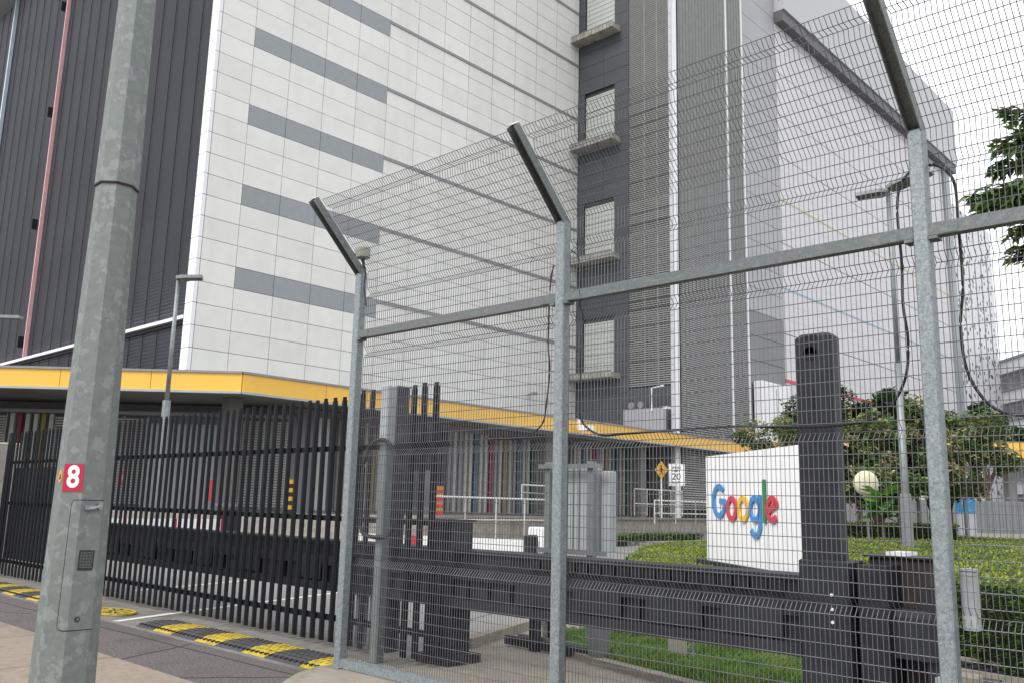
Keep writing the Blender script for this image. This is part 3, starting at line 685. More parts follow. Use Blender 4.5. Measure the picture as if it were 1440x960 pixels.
# end pillar
PLX0, PLX1, PLY = -3.03, -2.74, 6.44
EP = thing('crash_pillar', 'tall dark grey steel pillar at the right end of the crash beam in front of the white sign', 'pillar', (-2.9, PLY, 0))
part('shaft', MB().bevbox(PLX0, PLX1, PLY, PLY + .20, -.2, 2.96, .03), M['slate'], EP)
part('lower_case', MB().bevbox(PLX0 - .01, PLX1 + .07, PLY - .03, PLY + .30, -.2, 1.26, .012), M['slate'], EP)
mb = MB(); xo = PLX0 + .13
for (zx, zz, w2, h2) in ((0, 2.84, .05, .07),):
    mb.tube([(xo, PLY - .003, 2.80), (xo, PLY + .0, 2.80)], .055, 14); mb.box(xo - .055, xo + .055, PLY - .003, PLY - .0005, 2.80, 2.94)
part('hook_slot', mb, M['black_gap'], EP)
for z in (2.45, 2.2, 1.7): part('slit', MB().box(PLX0 + .14, PLX0 + .155, PLY - .003, PLY - .0005, z - .09, z + .07), M['black_gap'], EP)
for z in (1.02, .92, .83): part('bolt', MB().tube([(PLX1 - .05, PLY - .04, z), (PLX1 - .05, PLY - .028, z)], .012, 8), M['bright_trim'], EP)
# machine cabinet right of the pillar
mc = thing('gate_machine', 'dirty dark brown steel gate machine right of the tall pillar', 'machine', (-2.2, 6.9, 0))
part('main_case', MB().bevbox(-2.66, on_y(1350, 800, 6.75).x - .1, 6.75, 6.95, .36, 1.29, .02), M['rusty_dark'], mc)
part('lid', MB().box(-2.68, on_y(1350, 800, 6.75).x - .08, 6.72, 6.98, 1.29, 1.308), M['slate_dark'], mc)
part('lid_strip', MB().box(-2.50, -2.36, 6.70, 6.95, 1.309, 1.335), M['bright_trim'], mc)
part('side_web', MB().box(-2.63, -2.42, 6.48, 6.9, -.1, 1.24), M['slate_dark'], mc)
part('front_plate', MB().bevbox(-2.52, -2.12, 6.55, 6.72, .62, .95, .05), M['slate'], mc)
part('column', MB().box(-2.22, -2.05, 6.60, 6.74, -.1, 1.1), M['slate'], mc)
part('lower_frame', MB().box(-2.62, -2.0, 6.62, 7.5, .30, .42), M['slate'], mc)
part('sump', MB().box(-2.6, -2.0, 6.7, 7.6, -.1, .30), M['black_gap'], mc)
for x in (-2.55, -2.38, -2.3): part('pipe', MB().tube([(x, 6.6, .45), (x + .05, 6.58, .2), (x + .02, 6.6, -.1)], .02, 8), M['slate'], mc)
bx = thing('electrical_box', 'small pale box on a bracket low behind the right fence post', 'box', (-1.9, 6.3, 0))
part('case', MB().bevbox(-1.98, -1.80, 6.2, 6.35, .35, .62, .01), M['kerb_conc'], bx); part('stub', MB().box(-2.05, -1.98, 6.22, 6.32, .48, .58), M['cab_grey'], bx)
jb = thing('junction_box', 'grey junction box mounted on the back of the right fence post', 'box', (-1.5, FY + .2, 0))
part('case', MB().bevbox(-1.635, -1.555, FY + .10, FY + .18, .98, 1.30, .01), M['cab_grey'], jb); part('lid', MB().box(-1.64, -1.55, FY + .098, FY + .185, 1.30, 1.312), M['cab_grey'], jb)
# drain grating
dg = thing('drain_grating', 'black slatted drain grating between pale kerb strips by the hedge', 'grating', (-2, 8, 0))
DP0, DP1 = on_z(1290, 932, .12), on_z(1470, 962, .12)
d = (DP1 - DP0).normalized(); L_ = (DP1 - DP0).length; T = frame_T(DP0, d, (-d.y, d.x, 0))
part('frame', MB().box(-.1, L_, -.10, -.02, -.1, .03, T).box(-.1, L_, .62, .70, -.1, .03, T), M['kerb_conc'], dg)
for i in range(int(L_ / .16)):
    part('slat', MB().box(i * .16, i * .16 + .13, -.02, .62, -.02, .0, T), M['slate_dark'], dg)

# signboard / cabinet behind the beam
SB = thing('grey_cabinet', 'tall pale grey cabinet standing on posts behind the crash beam', 'cabinet', (-7, 8.3, 0))
p0, p1 = on_y(776, 650, 8.3), on_y(838, 645, 8.3)
zt, zb = 2.08, 1.08
part('door_panel', MB().bevbox(p0.x, p1.x, 8.30, 8.42, zb, zt, .01), M['cab_grey'], SB)
part('side_panel', MB().bevbox(p1.x + .03, p1.x + .17, 8.36, 8.48, zb + .02, zt - .06, .01), M['cab_grey'], SB)
for x in (p0.x, p1.x - .02): part('post', MB().box(x - .04, x + .04, 8.22, 8.29, 0, zt + .05), M['galv_far'], SB)
part('top_bar', MB().box(p0.x - .1, p1.x + .15, 8.17, 8.215, zt - .03, zt + .02), M['galv_far'], SB)
part('bottom_bar', MB().box(p0.x - .1, p1.x + .24, 8.16, 8.199, zb - .02, zb + .03), M['galv_far'], SB)
for x in (p0.x + .25, (p0.x + p1.x) / 2, p1.x - .25): part('door_joint', MB().box(x, x + .015, 8.292, 8.3, zb, zt), M['grey_steel'], SB)
ft = thing('low_frame', 'low grey steel frame with square posts under the crash beam', 'frame', (-6.2, 7.8, 0))
e0, e1 = on_z(752, 915), on_z(842, 932)
for q, wd_, mt in ((e0, .05, M['slate']), (e1, .085, M['grey_steel'])):
    part('post', MB().bevbox(q.x - wd_, q.x + wd_, q.y - wd_, q.y + wd_, 0, .62, .008), mt, ft)
q = on_z(774, 912); part('post', MB().bevbox(q.x - .07, q.x + .05, q.y, q.y + .1, 0, .62, .008), M['slate_dark'], ft)
d = (e1 - e0); T = frame_T(e0, d, (-d.y, d.x, 0))
part('rail', MB().box(-.5, d.length, .0, .04, .02, .12, T), M['slate'], ft); part('rail', MB().box(-.4, d.length - .1, .12, .15, .10, .14, T), M['galv_far'], ft)
q = on_z(749, 893); solo('marker_stake', MB().bevbox(q.x - .03, q.x + .03, q.y - .03, q.y + .03, 0, .5, .008), M['white'], 'short white stake under the crash beam left of the middle fence post', 'stake')

# ================================================================== WHITE SIGN
SD = Vector((-.798, .603, 0)); SN = Vector((-.603, -.798, 0)); S0 = Vector((-6.30, 13.60, 0))
SG = thing('white_sign', 'big white slab sign with raised coloured letters beside the dark pillar', 'sign', tuple(S0))
T = frame_T(S0, SD, (0, 0, 1))     # local x along the face, y up, z = x cross y
zdir = SD.cross(Vector((0, 0, 1)))
fs = 1 if zdir.dot(-S0) > 0 else -1    # which local z side faces the street
part('slab', MB().box(0, 4.05, .62, 2.68, -.45 if fs > 0 else 0, 0 if fs > 0 else .45, T), M['sign_white'], SG)
part('plinth', MB().box(-.3, 4.4, -.0, .615, -.5 if fs > 0 else -.1, .1 if fs > 0 else .5, T), M['slate'], SG)
for xx in (1.35, 2.7): part('panel_joint', MB().box(xx, xx + .008, .63, 2.67, .0005 if fs > 0 else -.003, .003 if fs > 0 else -.0005, T), M['trim'], SG)
def letter(polys, mt, x0, s):
    # polys: stroke list of (points, width); x runs left to right for the reader
    mb = MB()
    for pts, wd, closed in polys:
        n = len(pts); P = [Vector((p[0], p[1])) for p in pts]; Lf, Rt = [], []
        for i in range(n):
            a = P[(i - 1) % n] if closed or i > 0 else P[i]; b = P[(i + 1) % n] if closed or i < n - 1 else P[i]
            dd = (b - a).normalized(); nn = Vector((-dd.y, dd.x)) * wd / 2; Lf.append(P[i] + nn); Rt.append(P[i] - nn)
        o = len(mb.v)
        for zz in (0.012, .04):
            for q in Lf + Rt: mb.v.append(tuple(T @ Vector((XR(x0 + q.x * s), ZB + (q.y - .02) * SY, zz * fs))))
        m2 = 2 * n
        rng = range(n if closed else n - 1)
        for i in rng:
            j = (i + 1) % n
            mb.f += [(o + m2 + i, o + m2 + j, o + m2 + n + j, o + m2 + n + i), (o + i, o + n + i, o + n + j, o + j), (o + i, o + j, o + m2 + j, o + m2 + i), (o + n + i, o + m2 + n + i, o + m2 + n + j, o + n + j)]
        if not closed:
            for i in (0, n - 1): mb.f.append((o + i, o + n + i, o + m2 + n + i, o + m2 + i))
    return mb
def arc(cx, cy, r, a0, a1, n=22): return [(cx + r * math.cos(math.radians(a0 + (a1 - a0) * i / n)), cy + r * math.sin(math.radians(a0 + (a1 - a0) * i / n))) for i in range(n + 1)]
def ring(cx, cy, r, n=28): return [(cx + r * math.cos(2 * PI * i / n), cy + r * math.sin(2 * PI * i / n)) for i in range(n)]
# the reader's left is the far end of the slab
XR = lambda x: 4.05 - x
def face_at(px, py):          # pixel on the sign face -> (reader x, height), used once to size the lettering
    d_ = ray(px, py); nrm = T.to_3x3().col[2]; t = (S0 - CAM).dot(nrm) / d_.dot(nrm); q_ = T.inverted() @ (CAM + d_ * t); return 4.05 - q_.x, q_.y
gx0, gyb = face_at(1004, 731); ex1, _ = face_at(1096, 737); _, gyt = face_at(1014, 675)
Wd = ex1 - gx0; ZB = gyb + .0; s = Wd / 4.24; SY = (gyt - gyb) / 1.18
print('SIGN', gx0, ex1, gyb, gyt, s, gyt - gyb)
capH = (gyt - gyb) / s
w_ = .155
R1 = .50
G = [(arc(.50, .60, .43, 44, 358, 34) + [(.55, .60)], w_, False)]
O_ = lambda cx: [(ring(cx, .38, .29), w_, True)]
g_ = [(ring(2.92, .38, .29), w_, True), ([(3.21, .76), (3.21, .1)] + arc(2.92, -.04, .29, 0, -150, 14), w_, False)]
l_ = [([(3.50, 1.16), (3.50, .02)], w_, False)]
e_ = [([(3.68, .31), (4.16, .50)] + arc(3.94, .38, .28, 22, 318, 30), w_, False)]
for nm, pol, mt in (('letter', G, 'l_blue'), ('letter', O_(1.40), 'l_red'), ('letter', O_(2.16), 'l_yellow'), ('letter', g_, 'l_blue'), ('letter', l_, 'l_green'), ('letter', e_, 'l_red')):
    part(nm, letter(pol, None, gx0 - .0, s), M[mt], SG)['label'] = {'l_blue': 'blue letter', 'l_red': 'red letter', 'l_yellow': 'yellow letter', 'l_green': 'green letter'}[mt]

# ================================================================== FOLIAGE
def leafcloud(mb, cx, cy, cz, rx, ry, rz, n, size, r, shell=.55, aspect=.5):
    for _ in range(n):
        a = r.uniform(0, 2 * PI); b = math.acos(r.uniform(-1, 1)); k = r.uniform(shell, 1) ** .8
        k *= .82 + .3 * mnoise.noise(Vector((math.cos(a) * 2 + cx, math.sin(a) * 2 + cy, math.cos(b) * 2 + cz)))
        p = Vector((cx + rx * k * math.sin(b) * math.cos(a), cy + ry * k * math.sin(b) * math.sin(a), cz + rz * k * math.cos(b)))
        leaf(mb, p, size * r.uniform(.6, 1.3), r, aspect)
def leaf(mb, p, s, r, aspect=.5, dirn=None):
    d = dirn or Vector((r.uniform(-1, 1), r.uniform(-1, 1), r.uniform(-.7, .5))); d.normalize()
    sd_ = d.cross(Vector((r.uniform(-.5, .5), r.uniform(-.5, .5), 1))).normalized() * s * aspect * .5
    mid = p + d * s * .5 + Vector((0, 0, s * .08)); tip = p + d * s; o = len(mb.v)
    mb.v += [tuple(p), tuple(mid + sd_), tuple(tip), tuple(mid - sd_)]; mb.f += [(o, o + 1, o + 2, o + 3)]
def hedge(name, P, z0, z1, n, size, mt_, label, seed, side=None):
    r = random.Random(seed); root = thing(name, label, 'hedge', (sum(p[0] for p in P) / len(P), sum(p[1] for p in P) / len(P), 0), 'clipped hedges')
    part('branches', MB().prism([(p[0] + (root.location.x - p[0]) * .03, p[1] + (root.location.y - p[1]) * .03) for p in P], z0, z1 - .06), M['hedge_shade_core'], root)  # solid core, near-black to paint the shade behind the leaves
    mb = MB(); sm = MB(); xs = [p[0] for p in P]; ys = [p[1] for p in P]; k = 0
    while k < n:
        x, y = r.uniform(min(xs), max(xs)), r.uniform(min(ys), max(ys))
        if not inpoly(x, y, P): continue
        # more leaves where they show large
        if r.random() > min(1, (14 / max(6, math.hypot(x, y))) ** 1.6): k += .25; continue
        k += 1; hgt = z1 - .06 + .07 * mnoise.noise(Vector((x * 2, y * 2, 0))); leaf(mb, Vector((x, y, hgt)), size * r.uniform(.6, 1.3), r, .5, Vector((r.uniform(-1, 1), r.uniform(-1, 1), r.uniform(.0, 1.1))))
    for a, b in zip(P, P[1:] + P[:1]):
        a, b = Vector(a), Vector(b); L = (b - a).length; m_ = (a + b) / 2; nd = Vector((b.y - a.y, a.x - b.x)).normalized()
        if nd.dot(m_ - Vector((root.location.x, root.location.y))) < 0: nd = -nd
        if nd.dot(m_) > 0: continue
        for _ in range(int(L * (z1 - z0) * 1500 * (.05 / size) ** 2 * .8)):
            t = r.random(); q = a + (b - a) * t; z = r.uniform(z0, z1); bulge = .10 * mnoise.noise(Vector((q.x * 2.5, q.y * 2.5, z * 3.5)))
            leaf(sm, Vector((q.x + nd.x * (bulge + r.uniform(-.06, .02)), q.y + nd.y * (bulge + r.uniform(-.06, .02)), z)), size * r.uniform(.7, 1.5), r, .5, Vector((nd.x + r.uniform(-.8, .8), nd.y + r.uniform(-.8, .8), r.uniform(-.5, .7))))
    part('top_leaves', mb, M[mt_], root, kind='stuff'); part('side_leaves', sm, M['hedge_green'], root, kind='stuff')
    return root
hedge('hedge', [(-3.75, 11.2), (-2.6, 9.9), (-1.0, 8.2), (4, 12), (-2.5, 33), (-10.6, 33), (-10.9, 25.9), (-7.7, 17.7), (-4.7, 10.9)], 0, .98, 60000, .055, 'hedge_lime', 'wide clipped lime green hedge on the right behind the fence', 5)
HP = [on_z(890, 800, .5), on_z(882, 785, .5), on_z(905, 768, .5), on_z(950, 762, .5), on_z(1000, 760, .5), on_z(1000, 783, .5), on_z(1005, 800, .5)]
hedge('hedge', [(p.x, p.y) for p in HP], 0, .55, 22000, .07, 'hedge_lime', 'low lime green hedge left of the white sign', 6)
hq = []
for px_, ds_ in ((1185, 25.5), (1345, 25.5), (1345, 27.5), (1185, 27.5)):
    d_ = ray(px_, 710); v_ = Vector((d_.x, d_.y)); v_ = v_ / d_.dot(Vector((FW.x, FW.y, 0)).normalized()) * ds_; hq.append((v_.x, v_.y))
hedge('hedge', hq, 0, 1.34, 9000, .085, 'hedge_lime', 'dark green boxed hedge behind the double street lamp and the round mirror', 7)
LP_ = on_z(940, 752, 0)
g1 = [on_z(865, 757), on_z(985, 752), on_z(985, 744), on_z(880, 747)]
hedge('hedge', [(p.x * .8, p.y * .8) for p in g1], 0, .45, 6000, .14, 'hedge_green', 'low planting strip in front of the far railing left of the sign', 8)

def tree(name, label, x, y, zc, rad, mt_, seed, nl=2600, size=.28, trunk=.16, clumps=14, group='trees in front of the far white wall', hs=1.0):
    r = random.Random(seed); root = thing(name, label, 'tree', (x, y, 0), group)
    tb = MB(); tb.tube([(x, y, 0), (x + r.uniform(-.1, .1), y, zc * .45), (x + r.uniform(-.2, .2), y, zc)], trunk, 9, r1=trunk * .5)
    cm = MB()
    for i in range(clumps):
        a = r.uniform(0, 2 * PI); rr = rad * r.uniform(.15, 1.0); cz = zc + rad * hs * r.uniform(-.8, 1.0) * (1.15 - rr / rad * .5); cx_, cy_ = x + rr * math.cos(a), y + rr * math.sin(a)
        tb.tube([(x, y, zc * r.uniform(.4, .75)), ((x + cx_) / 2, (y + cy_) / 2, (zc + cz) / 2 - .1), (cx_, cy_, cz)], trunk * .35, 5, r1=.02)
        cr = rad * r.uniform(.17, .42); cz = max(cz, 1.95 + cr * .8); leafcloud(cm, cx_, cy_, cz, cr, cr, cr * .8, nl // clumps, size, r, .5, .75)
    part('trunk', tb, M['bark'], root); part('crown', cm, M[mt_], root)
    return root
def tpos(px, dist):
    d_ = ray(px, 700); hd = Vector((d_.x, d_.y)).normalized(); return hd * dist
TR = [(1110, 36, 3.6, 2.3, 'croton', 'pale and rosy leaved tree between the louvres and the dark pillar'),
      (1165, 34, 3.2, 2.4, 'croton', 'bushy pale flowering tree directly behind the dark pillar'),
      (1205, 31, 4.1, 2.1, 'dark_leaf', 'dark leaved tree rising just right of the dark pillar'),
      (1232, 28, 2.6, 1.9, 'croton', 'tree with cream and orange leaves behind the street lamp'),
      (1262, 33, 3.6, 2.2, 'croton', 'dark and cream leaved tree right of the street lamp'),
      (1310, 30, 3.4, 1.9, 'croton', 'dense tree with cream tips behind the right fence post'),
      (1333, 32, 3.5, 1.75, 'croton', 'rightmost croton tree beside the far yellow canopy')]
for i, (px, ds, zc, rd, mt_, lb) in enumerate(TR):
    p = tpos(px, ds); tree('ornamental_tree', lb, p.x, p.y, zc, rd, mt_, 20 + i, 15000, .16, .1, 30, hs=.85)
p = tpos(1390, 70); tree('background_tree', 'dark tree beside the banded white building at the far right', p.x, p.y, 5.5, 3.0, 'dark_leaf', 41, 2500, .4, .2, 10, 'far background trees')
p = tpos(1375, 60); tree('background_tree', 'thin dark green tree against the speckled wall', p.x, p.y, 6.6, 1.5, 'dark_leaf', 42, 1200, .35, .12, 7, 'far background trees', 1.3)
p = tpos(1, 90); tree('background_tree', 'treetop showing over the canopy at the far left edge', p.x, p.y, 13.0, 3.0, 'dark_leaf', 43, 1500, .5, .2, 8, 'far background trees')
# young bright plant under the lamp
p = tpos(1240, 24); yp = thing('young_palm', 'small bright green broad leaved plant left of the street lamp', 'plant', (p.x, p.y, 0))
part('stem', MB().tube([(p.x, p.y, 0), (p.x, p.y, 1.7)], .04, 7), M['bark'], yp); mb = MB(); r = random.Random(9)
for i in range(46):
    a = r.uniform(0, 2 * PI); leaf(mb, Vector((p.x, p.y, r.uniform(1.5, 2.1))), r.uniform(.4, .75), r, .42, Vector((math.cos(a), math.sin(a), r.uniform(-.4, .5))))
part('leaves', mb, M['bright_leaf'], yp)
# overhanging branches of a street tree, upper right
BR = thing('overhanging_tree', 'leafy green branches hanging into view at the upper right', 'tree', tuple(on_z(1560, 900, 0)))
bp = MB(); bl = MB(); r = random.Random(12); D_ = 11.0
def pt(px, py, dd=D_): return CAM + ray(px, py) * dd
base = pt(1640, 420)
bp.tube([Vector((base.x + .4, base.y + .4, 0)), Vector((base.x + .2, base.y + .2, 2.5)), base, pt(1600, 150)], .17, 10, r1=.08)
def sprig(a, b, n, s):
    a, b = Vector(a), Vector(b); bp.tube([a, (a + b) / 2 + Vector((0, 0, .05)), b], .018, 6, r1=.006)
    d_ = (b - a).normalized()
    for i in range(n):
        t = .15 + .85 * i / n; q_ = a + (b - a) * t
        # clusters of drooping oval leaflets either side of the twig
        for _ in range(14):
            v = Vector((r.uniform(-1, 1), r.uniform(-1, 1), r.uniform(-1.1, .25))) * .8 + d_ * .8
            leaf(bl, q_ + Vector((r.uniform(-.08, .08), r.uniform(-.08, .08), r.uniform(-.09, .05))), s * r.uniform(.7, 1.25), r, .46, v)
for a, b in (((1600, 150), (1412, 160)), ((1600, 180), (1400, 205)), ((1560, 190), (1398, 238)), ((1560, 230), (1440, 215)), ((1600, 230), (1420, 262)), ((1600, 260), (1362, 278)), ((1560, 250), (1385, 270)), ((1560, 280), (1400, 300)),
             ((1560, 290), (1420, 325)), ((1600, 300), (1428, 355)), ((1560, 200), (1430, 185)), ((1600, 240), (1425, 290)), ((1600, 320), (1440, 360)), ((1600, 120), (1450, 170)), ((1600, 330), (1470, 380)), ((1520, 250), (1378, 292))):
    L_ = math.hypot(a[0] - b[0], a[1] - b[1]); sprig(pt(*a, D_ + r.uniform(-.5, .5)), pt(*b, D_ + r.uniform(-.5, .5)), int(L_ / 7), .16)
part('branch', bp, M['bark'], BR); part('leaves', bl, M['branch_leaf'], BR)

# ================================================================== STREET LAMPS
def fit_lamp_axis():
    best = None
    d_ = ray(87, 960); hd = Vector((d_.x, d_.y)); 
    return hd * (3.98 / 1.0)
ax = ray(87, 960) * 3.9 + CAM; LX, LY = ax.x, ax.y
LMP = thing('lamp_post', 'thick octagonal galvanised lamp post with a red number 8 at the left', 'lamp post', (LX, LY, 0))
fa = math.atan2(-LY, -LX) + math.radians(-24.5)       # the flat that carries the number
def octo(zs):  # list of (z, across-flats radius)
    mb = MB()
    for i, (z, rr) in enumerate(zs):
        R_ = rr / math.cos(PI / 8)
        for k in range(8): t = fa + PI / 8 + k * PI / 4; mb.v.append((LX + R_ * math.cos(t), LY + R_ * math.sin(t), z))
    for i in range(len(zs) - 1):
        for k in range(8): j = (k + 1) % 8; mb.f.append((i * 8 + k, i * 8 + j, i * 8 + 8 + j, i * 8 + 8 + k))
    mb.f.append(tuple(range(8))[::-1]); mb.f.append(tuple((len(zs) - 1) * 8 + k for k in range(8))); return mb
zj = on_y(166, 264, LY).z
hd = Vector((LX, LY)).normalized(); perp = Vector((-hd.y, hd.x))
rad = lambda z: .124 - .0165 * (z - .8)
part('lower_shaft', octo([(0, rad(0)), (zj, rad(zj))]), M['galv_post'], LMP)
part('upper_shaft', octo([(zj + .004, rad(zj) + .006), (9.5, rad(zj) + .002 - .012 * (9.5 - zj))]), M['galv_post'], LMP)
part('joint_ring', octo([(zj - .006, rad(zj) + .0075), (zj + .003, rad(zj) + .0075)]), M['crack'], LMP)
def frame_flat(z, k=0, off=0.0):     # frame on flat k at height z (k counts round to the right), tilted with the taper
    a_ = fa + k * PI / 4; n_ = Vector((math.cos(a_), math.sin(a_), 0)); t_ = Vector((-n_.y, n_.x, 0))
    return frame_T(Vector((LX, LY, z)) + n_ * (rad(z) + off), t_, Vector((0, 0, 1)) - n_ * .0165)
def wrap(sx, z, off):                # point on the shaft: sx metres round from the middle of the number flat at that height
    hw = rad(z) * math.tan(PI / 8); k = math.floor((sx + hw) / (2 * hw)); return frame_flat(z, k, off) @ Vector((sx - k * 2 * hw, 0, 0))
def rrect(w2, h2, r_, n=5):
    P = []
    for cx_, cy_, a_ in ((w2 - r_, h2 - r_, 0), (-w2 + r_, h2 - r_, 90), (-w2 + r_, -h2 + r_, 180), (w2 - r_, -h2 + r_, 270)):
        for k in range(n + 1): t = math.radians(a_ + 90 * k / n); P.append((cx_ + r_ * math.cos(t), cy_ + r_ * math.sin(t)))
    return P
def wrapped_plate(s0, s1, z0, z1, rc, off, th):
    """a door folded round the flats, rounded corners"""
    hw = rad((z0 + z1) / 2) * math.tan(PI / 8); xs = [s0 + rc * (1 - math.cos(math.radians(a))) for a in (0, 20, 40, 60, 90)]
    xs += [v for v in (hw, 3 * hw) if s0 + rc < v < s1 - rc] + [s1 - rc * (1 - math.cos(math.radians(a))) for a in (90, 60, 40, 20, 0)]
    mb = MB(); n = len(xs)
    for o_ in (off, off + th):
        for x_ in xs:
            e = min(x_ - s0, s1 - x_); c_ = 0 if e >= rc else rc - math.sqrt(max(0, rc * rc - (rc - e) ** 2))
            for z_ in (z0 + c_, z1 - c_):
                # keep the fold on the real edges of the shaft although they converge
                hz_ = rad(z_) * math.tan(PI / 8); mb.v.append(tuple(wrap(x_ * hz_ / hw, z_, o_)))
    m_ = 2 * n
    for i_ in range(n - 1):
        a_ = 2 * i_; mb.f += [(m_ + a_, m_ + a_ + 2, m_ + a_ + 3, m_ + a_ + 1), (a_ + 1, m_ + a_ + 1, m_ + a_ + 3, a_ + 3), (a_, a_ + 2, m_ + a_ + 2, m_ + a_)]
    mb.f += [(0, m_, m_ + 1, 1), (m_ - 2, m_ - 1, m_ + m_ - 1, m_ + m_ - 2)]
    return mb
hw0 = rad(1.3) * math.tan(PI / 8)
S0_, S1_ = hw0 * .18, hw0 * 3.55
DZ0, DZ1 = 1.02, 1.575
part('door_gap', wrapped_plate(S0_ - .004, S1_ + .003, DZ0 - .004, DZ1 + .004, .022, .0004, .0010), M['crack'], LMP)
door = part('service_door', wrapped_plate(S0_, S1_, DZ0, DZ1, .018, .0008, .0030), M['galv_post'], LMP)
Tl = frame_flat(DZ0 + .045, 1, .0038) @ Matrix.Translation((-.012, 0, 0))
part('lock', MB().tube([Tl @ Vector((0, 0, 0)), Tl @ Vector((0, 0, .005))], .012, 6), M['crack'], door)
part('lock_core', MB().tube([Tl @ Vector((0, 0, .0051)), Tl @ Vector((0, 0, .0062))], .007, 6), M['galv_rail'], door)
Th = frame_flat(DZ1 - .03, 1, .004)
part('hasp', MB().box(-.030, .012, -.010, .010, 0, .018, Th).tube([Th @ Vector((-.008, -.006, .012)), Th @ Vector((.030, .004, .02))], .008, 8).box(.026, .040, -.008, .020, .008, .024, Th), M['galv'], LMP)
Tp = frame_flat(1.315, 1, .0038) @ Matrix.Rotation(math.radians(-2), 4, 'Z')
plt_ = part('name_plate', MB().prism(rrect(.033, .044, .003, 2), 0, .0012, Tp), M['plate'], LMP)
mb = MB(); rr_ = random.Random(3)
for i in range(11):
    yy = .034 - i * .0064; xx = -.027
    while xx < .024:
        wl = rr_.uniform(.004, .012); mb.box(xx, min(xx + wl, .027), yy - .0012, yy + .0012, .0013, .0016, Tp); xx += wl + .003
part('plate_text', mb, M['engrave'], plt_, kind='stuff')
nz_ = 1.675; Tn = frame_flat(nz_, 0, .0) @ Matrix.Rotation(math.radians(1.5), 4, 'Z')
num = part('number_sticker', MB().prism(rrect(.044, .062, .003, 2), .0008, .0022, Tn), M['sticker_red'], LMP)
o = link('number', text_mesh('8', .135, .0004, M['white'], Tn @ Matrix.Translation((0, 0, .0030)), .0035, .84), num); o.data.transform(Matrix.Translation((-LX, -LY, 0)))
# small round yellow sticker on the next flat
T2 = frame_flat(nz_, -1, .0005) @ Matrix.Translation((.012, .005, 0))
st = part('warning_sticker', MB().prism([(.030 * math.cos(t * PI / 9) * .8 , .030 * math.sin(t * PI / 9)) for t in range(18)], .0002, .0014, T2), M['amber'], LMP)
part('warning_mark', MB().prism([(-.012, -.012), (.012, -.012), (0, .013)], .0016, .0021, T2), M['black_print'], st)

def far_lamp(px, ytop, ybase_dist, label, double, sc=1.0, grp=None):
    D = ybase_dist; tp = CAM + ray(px, ytop) * D
    root = thing('street_lamp', label, 'street lamp', (tp.x, tp.y, 0), grp)
    hz = tp.z
    part('pole', MB().tube([(tp.x, tp.y, 0), (tp.x, tp.y, hz * .55)], .085 * sc, 12, r1=.075 * sc), M['galv_far'], root, smooth=True)
    part('pole_top', MB().tube([(tp.x, tp.y, hz * .55), (tp.x, tp.y, hz)], .055 * sc, 12, r1=.045 * sc), M['galv_far'], root, smooth=True)
    return root, tp
s1, tp = far_lamp(1249, 268, 20, 'double headed grey street lamp behind the right part of the fence', True)
part('base_sleeve', MB().tube([(tp.x, tp.y, 0), (tp.x, tp.y, 1.9), (tp.x, tp.y, 2.05)], .13, 8, r1=.115), M['galv_far'], s1)
def head(root, c, direc, L, wd):
    d_ = Vector(direc).normalized(); T_ = frame_T(c, d_, Vector((-d_.y, d_.x, 0)).normalized())
    sh = part('lamp_head', MB().prism([(0, -wd * .3), (L * .2, -wd / 2), (L, -wd * .42), (L, wd * .42), (L * .2, wd / 2), (0, wd * .3)], -.03, .05, T_), M['galv_far'], root)
    part('lens', MB().prism([(L * .25, -wd * .36), (L * .93, -wd * .32), (L * .93, wd * .32), (L * .25, wd * .36)], -.045, -.031, T_), M['soffit'], sh)
rx = Vector((RW.x, RW.y, 0)).normalized(); fx = Vector((FW.x, FW.y, 0)).normalized()
head(s1, tp + rx * .03 + Vector((0, 0, .02)), rx * .75 - fx * .9 + Vector((0, 0, .22)), .95, .5); head(s1, tp - rx * .03 + Vector((0, 0, -.05)), -rx * .75 + fx * .5 + Vector((0, 0, .0)), .66, .44)
s2, tp = far_lamp(251, 392, 22, 'slim single headed grey street lamp left of the white facade corner', False)
part('base_sleeve', MB().tube([(tp.x, tp.y, 0), (tp.x, tp.y, 3.9)], .10, 8), M['galv_far'], s2)
head(s2, tp - rx * .05, rx + fx * .2 + Vector((0, 0, .1)), .62, .36)
s3, tp = far_lamp(-22, 446, 24, 'street lamp head poking in at the left edge', False)
head(s3, tp, rx + Vector((0, 0, .0)), 1.0, .25)

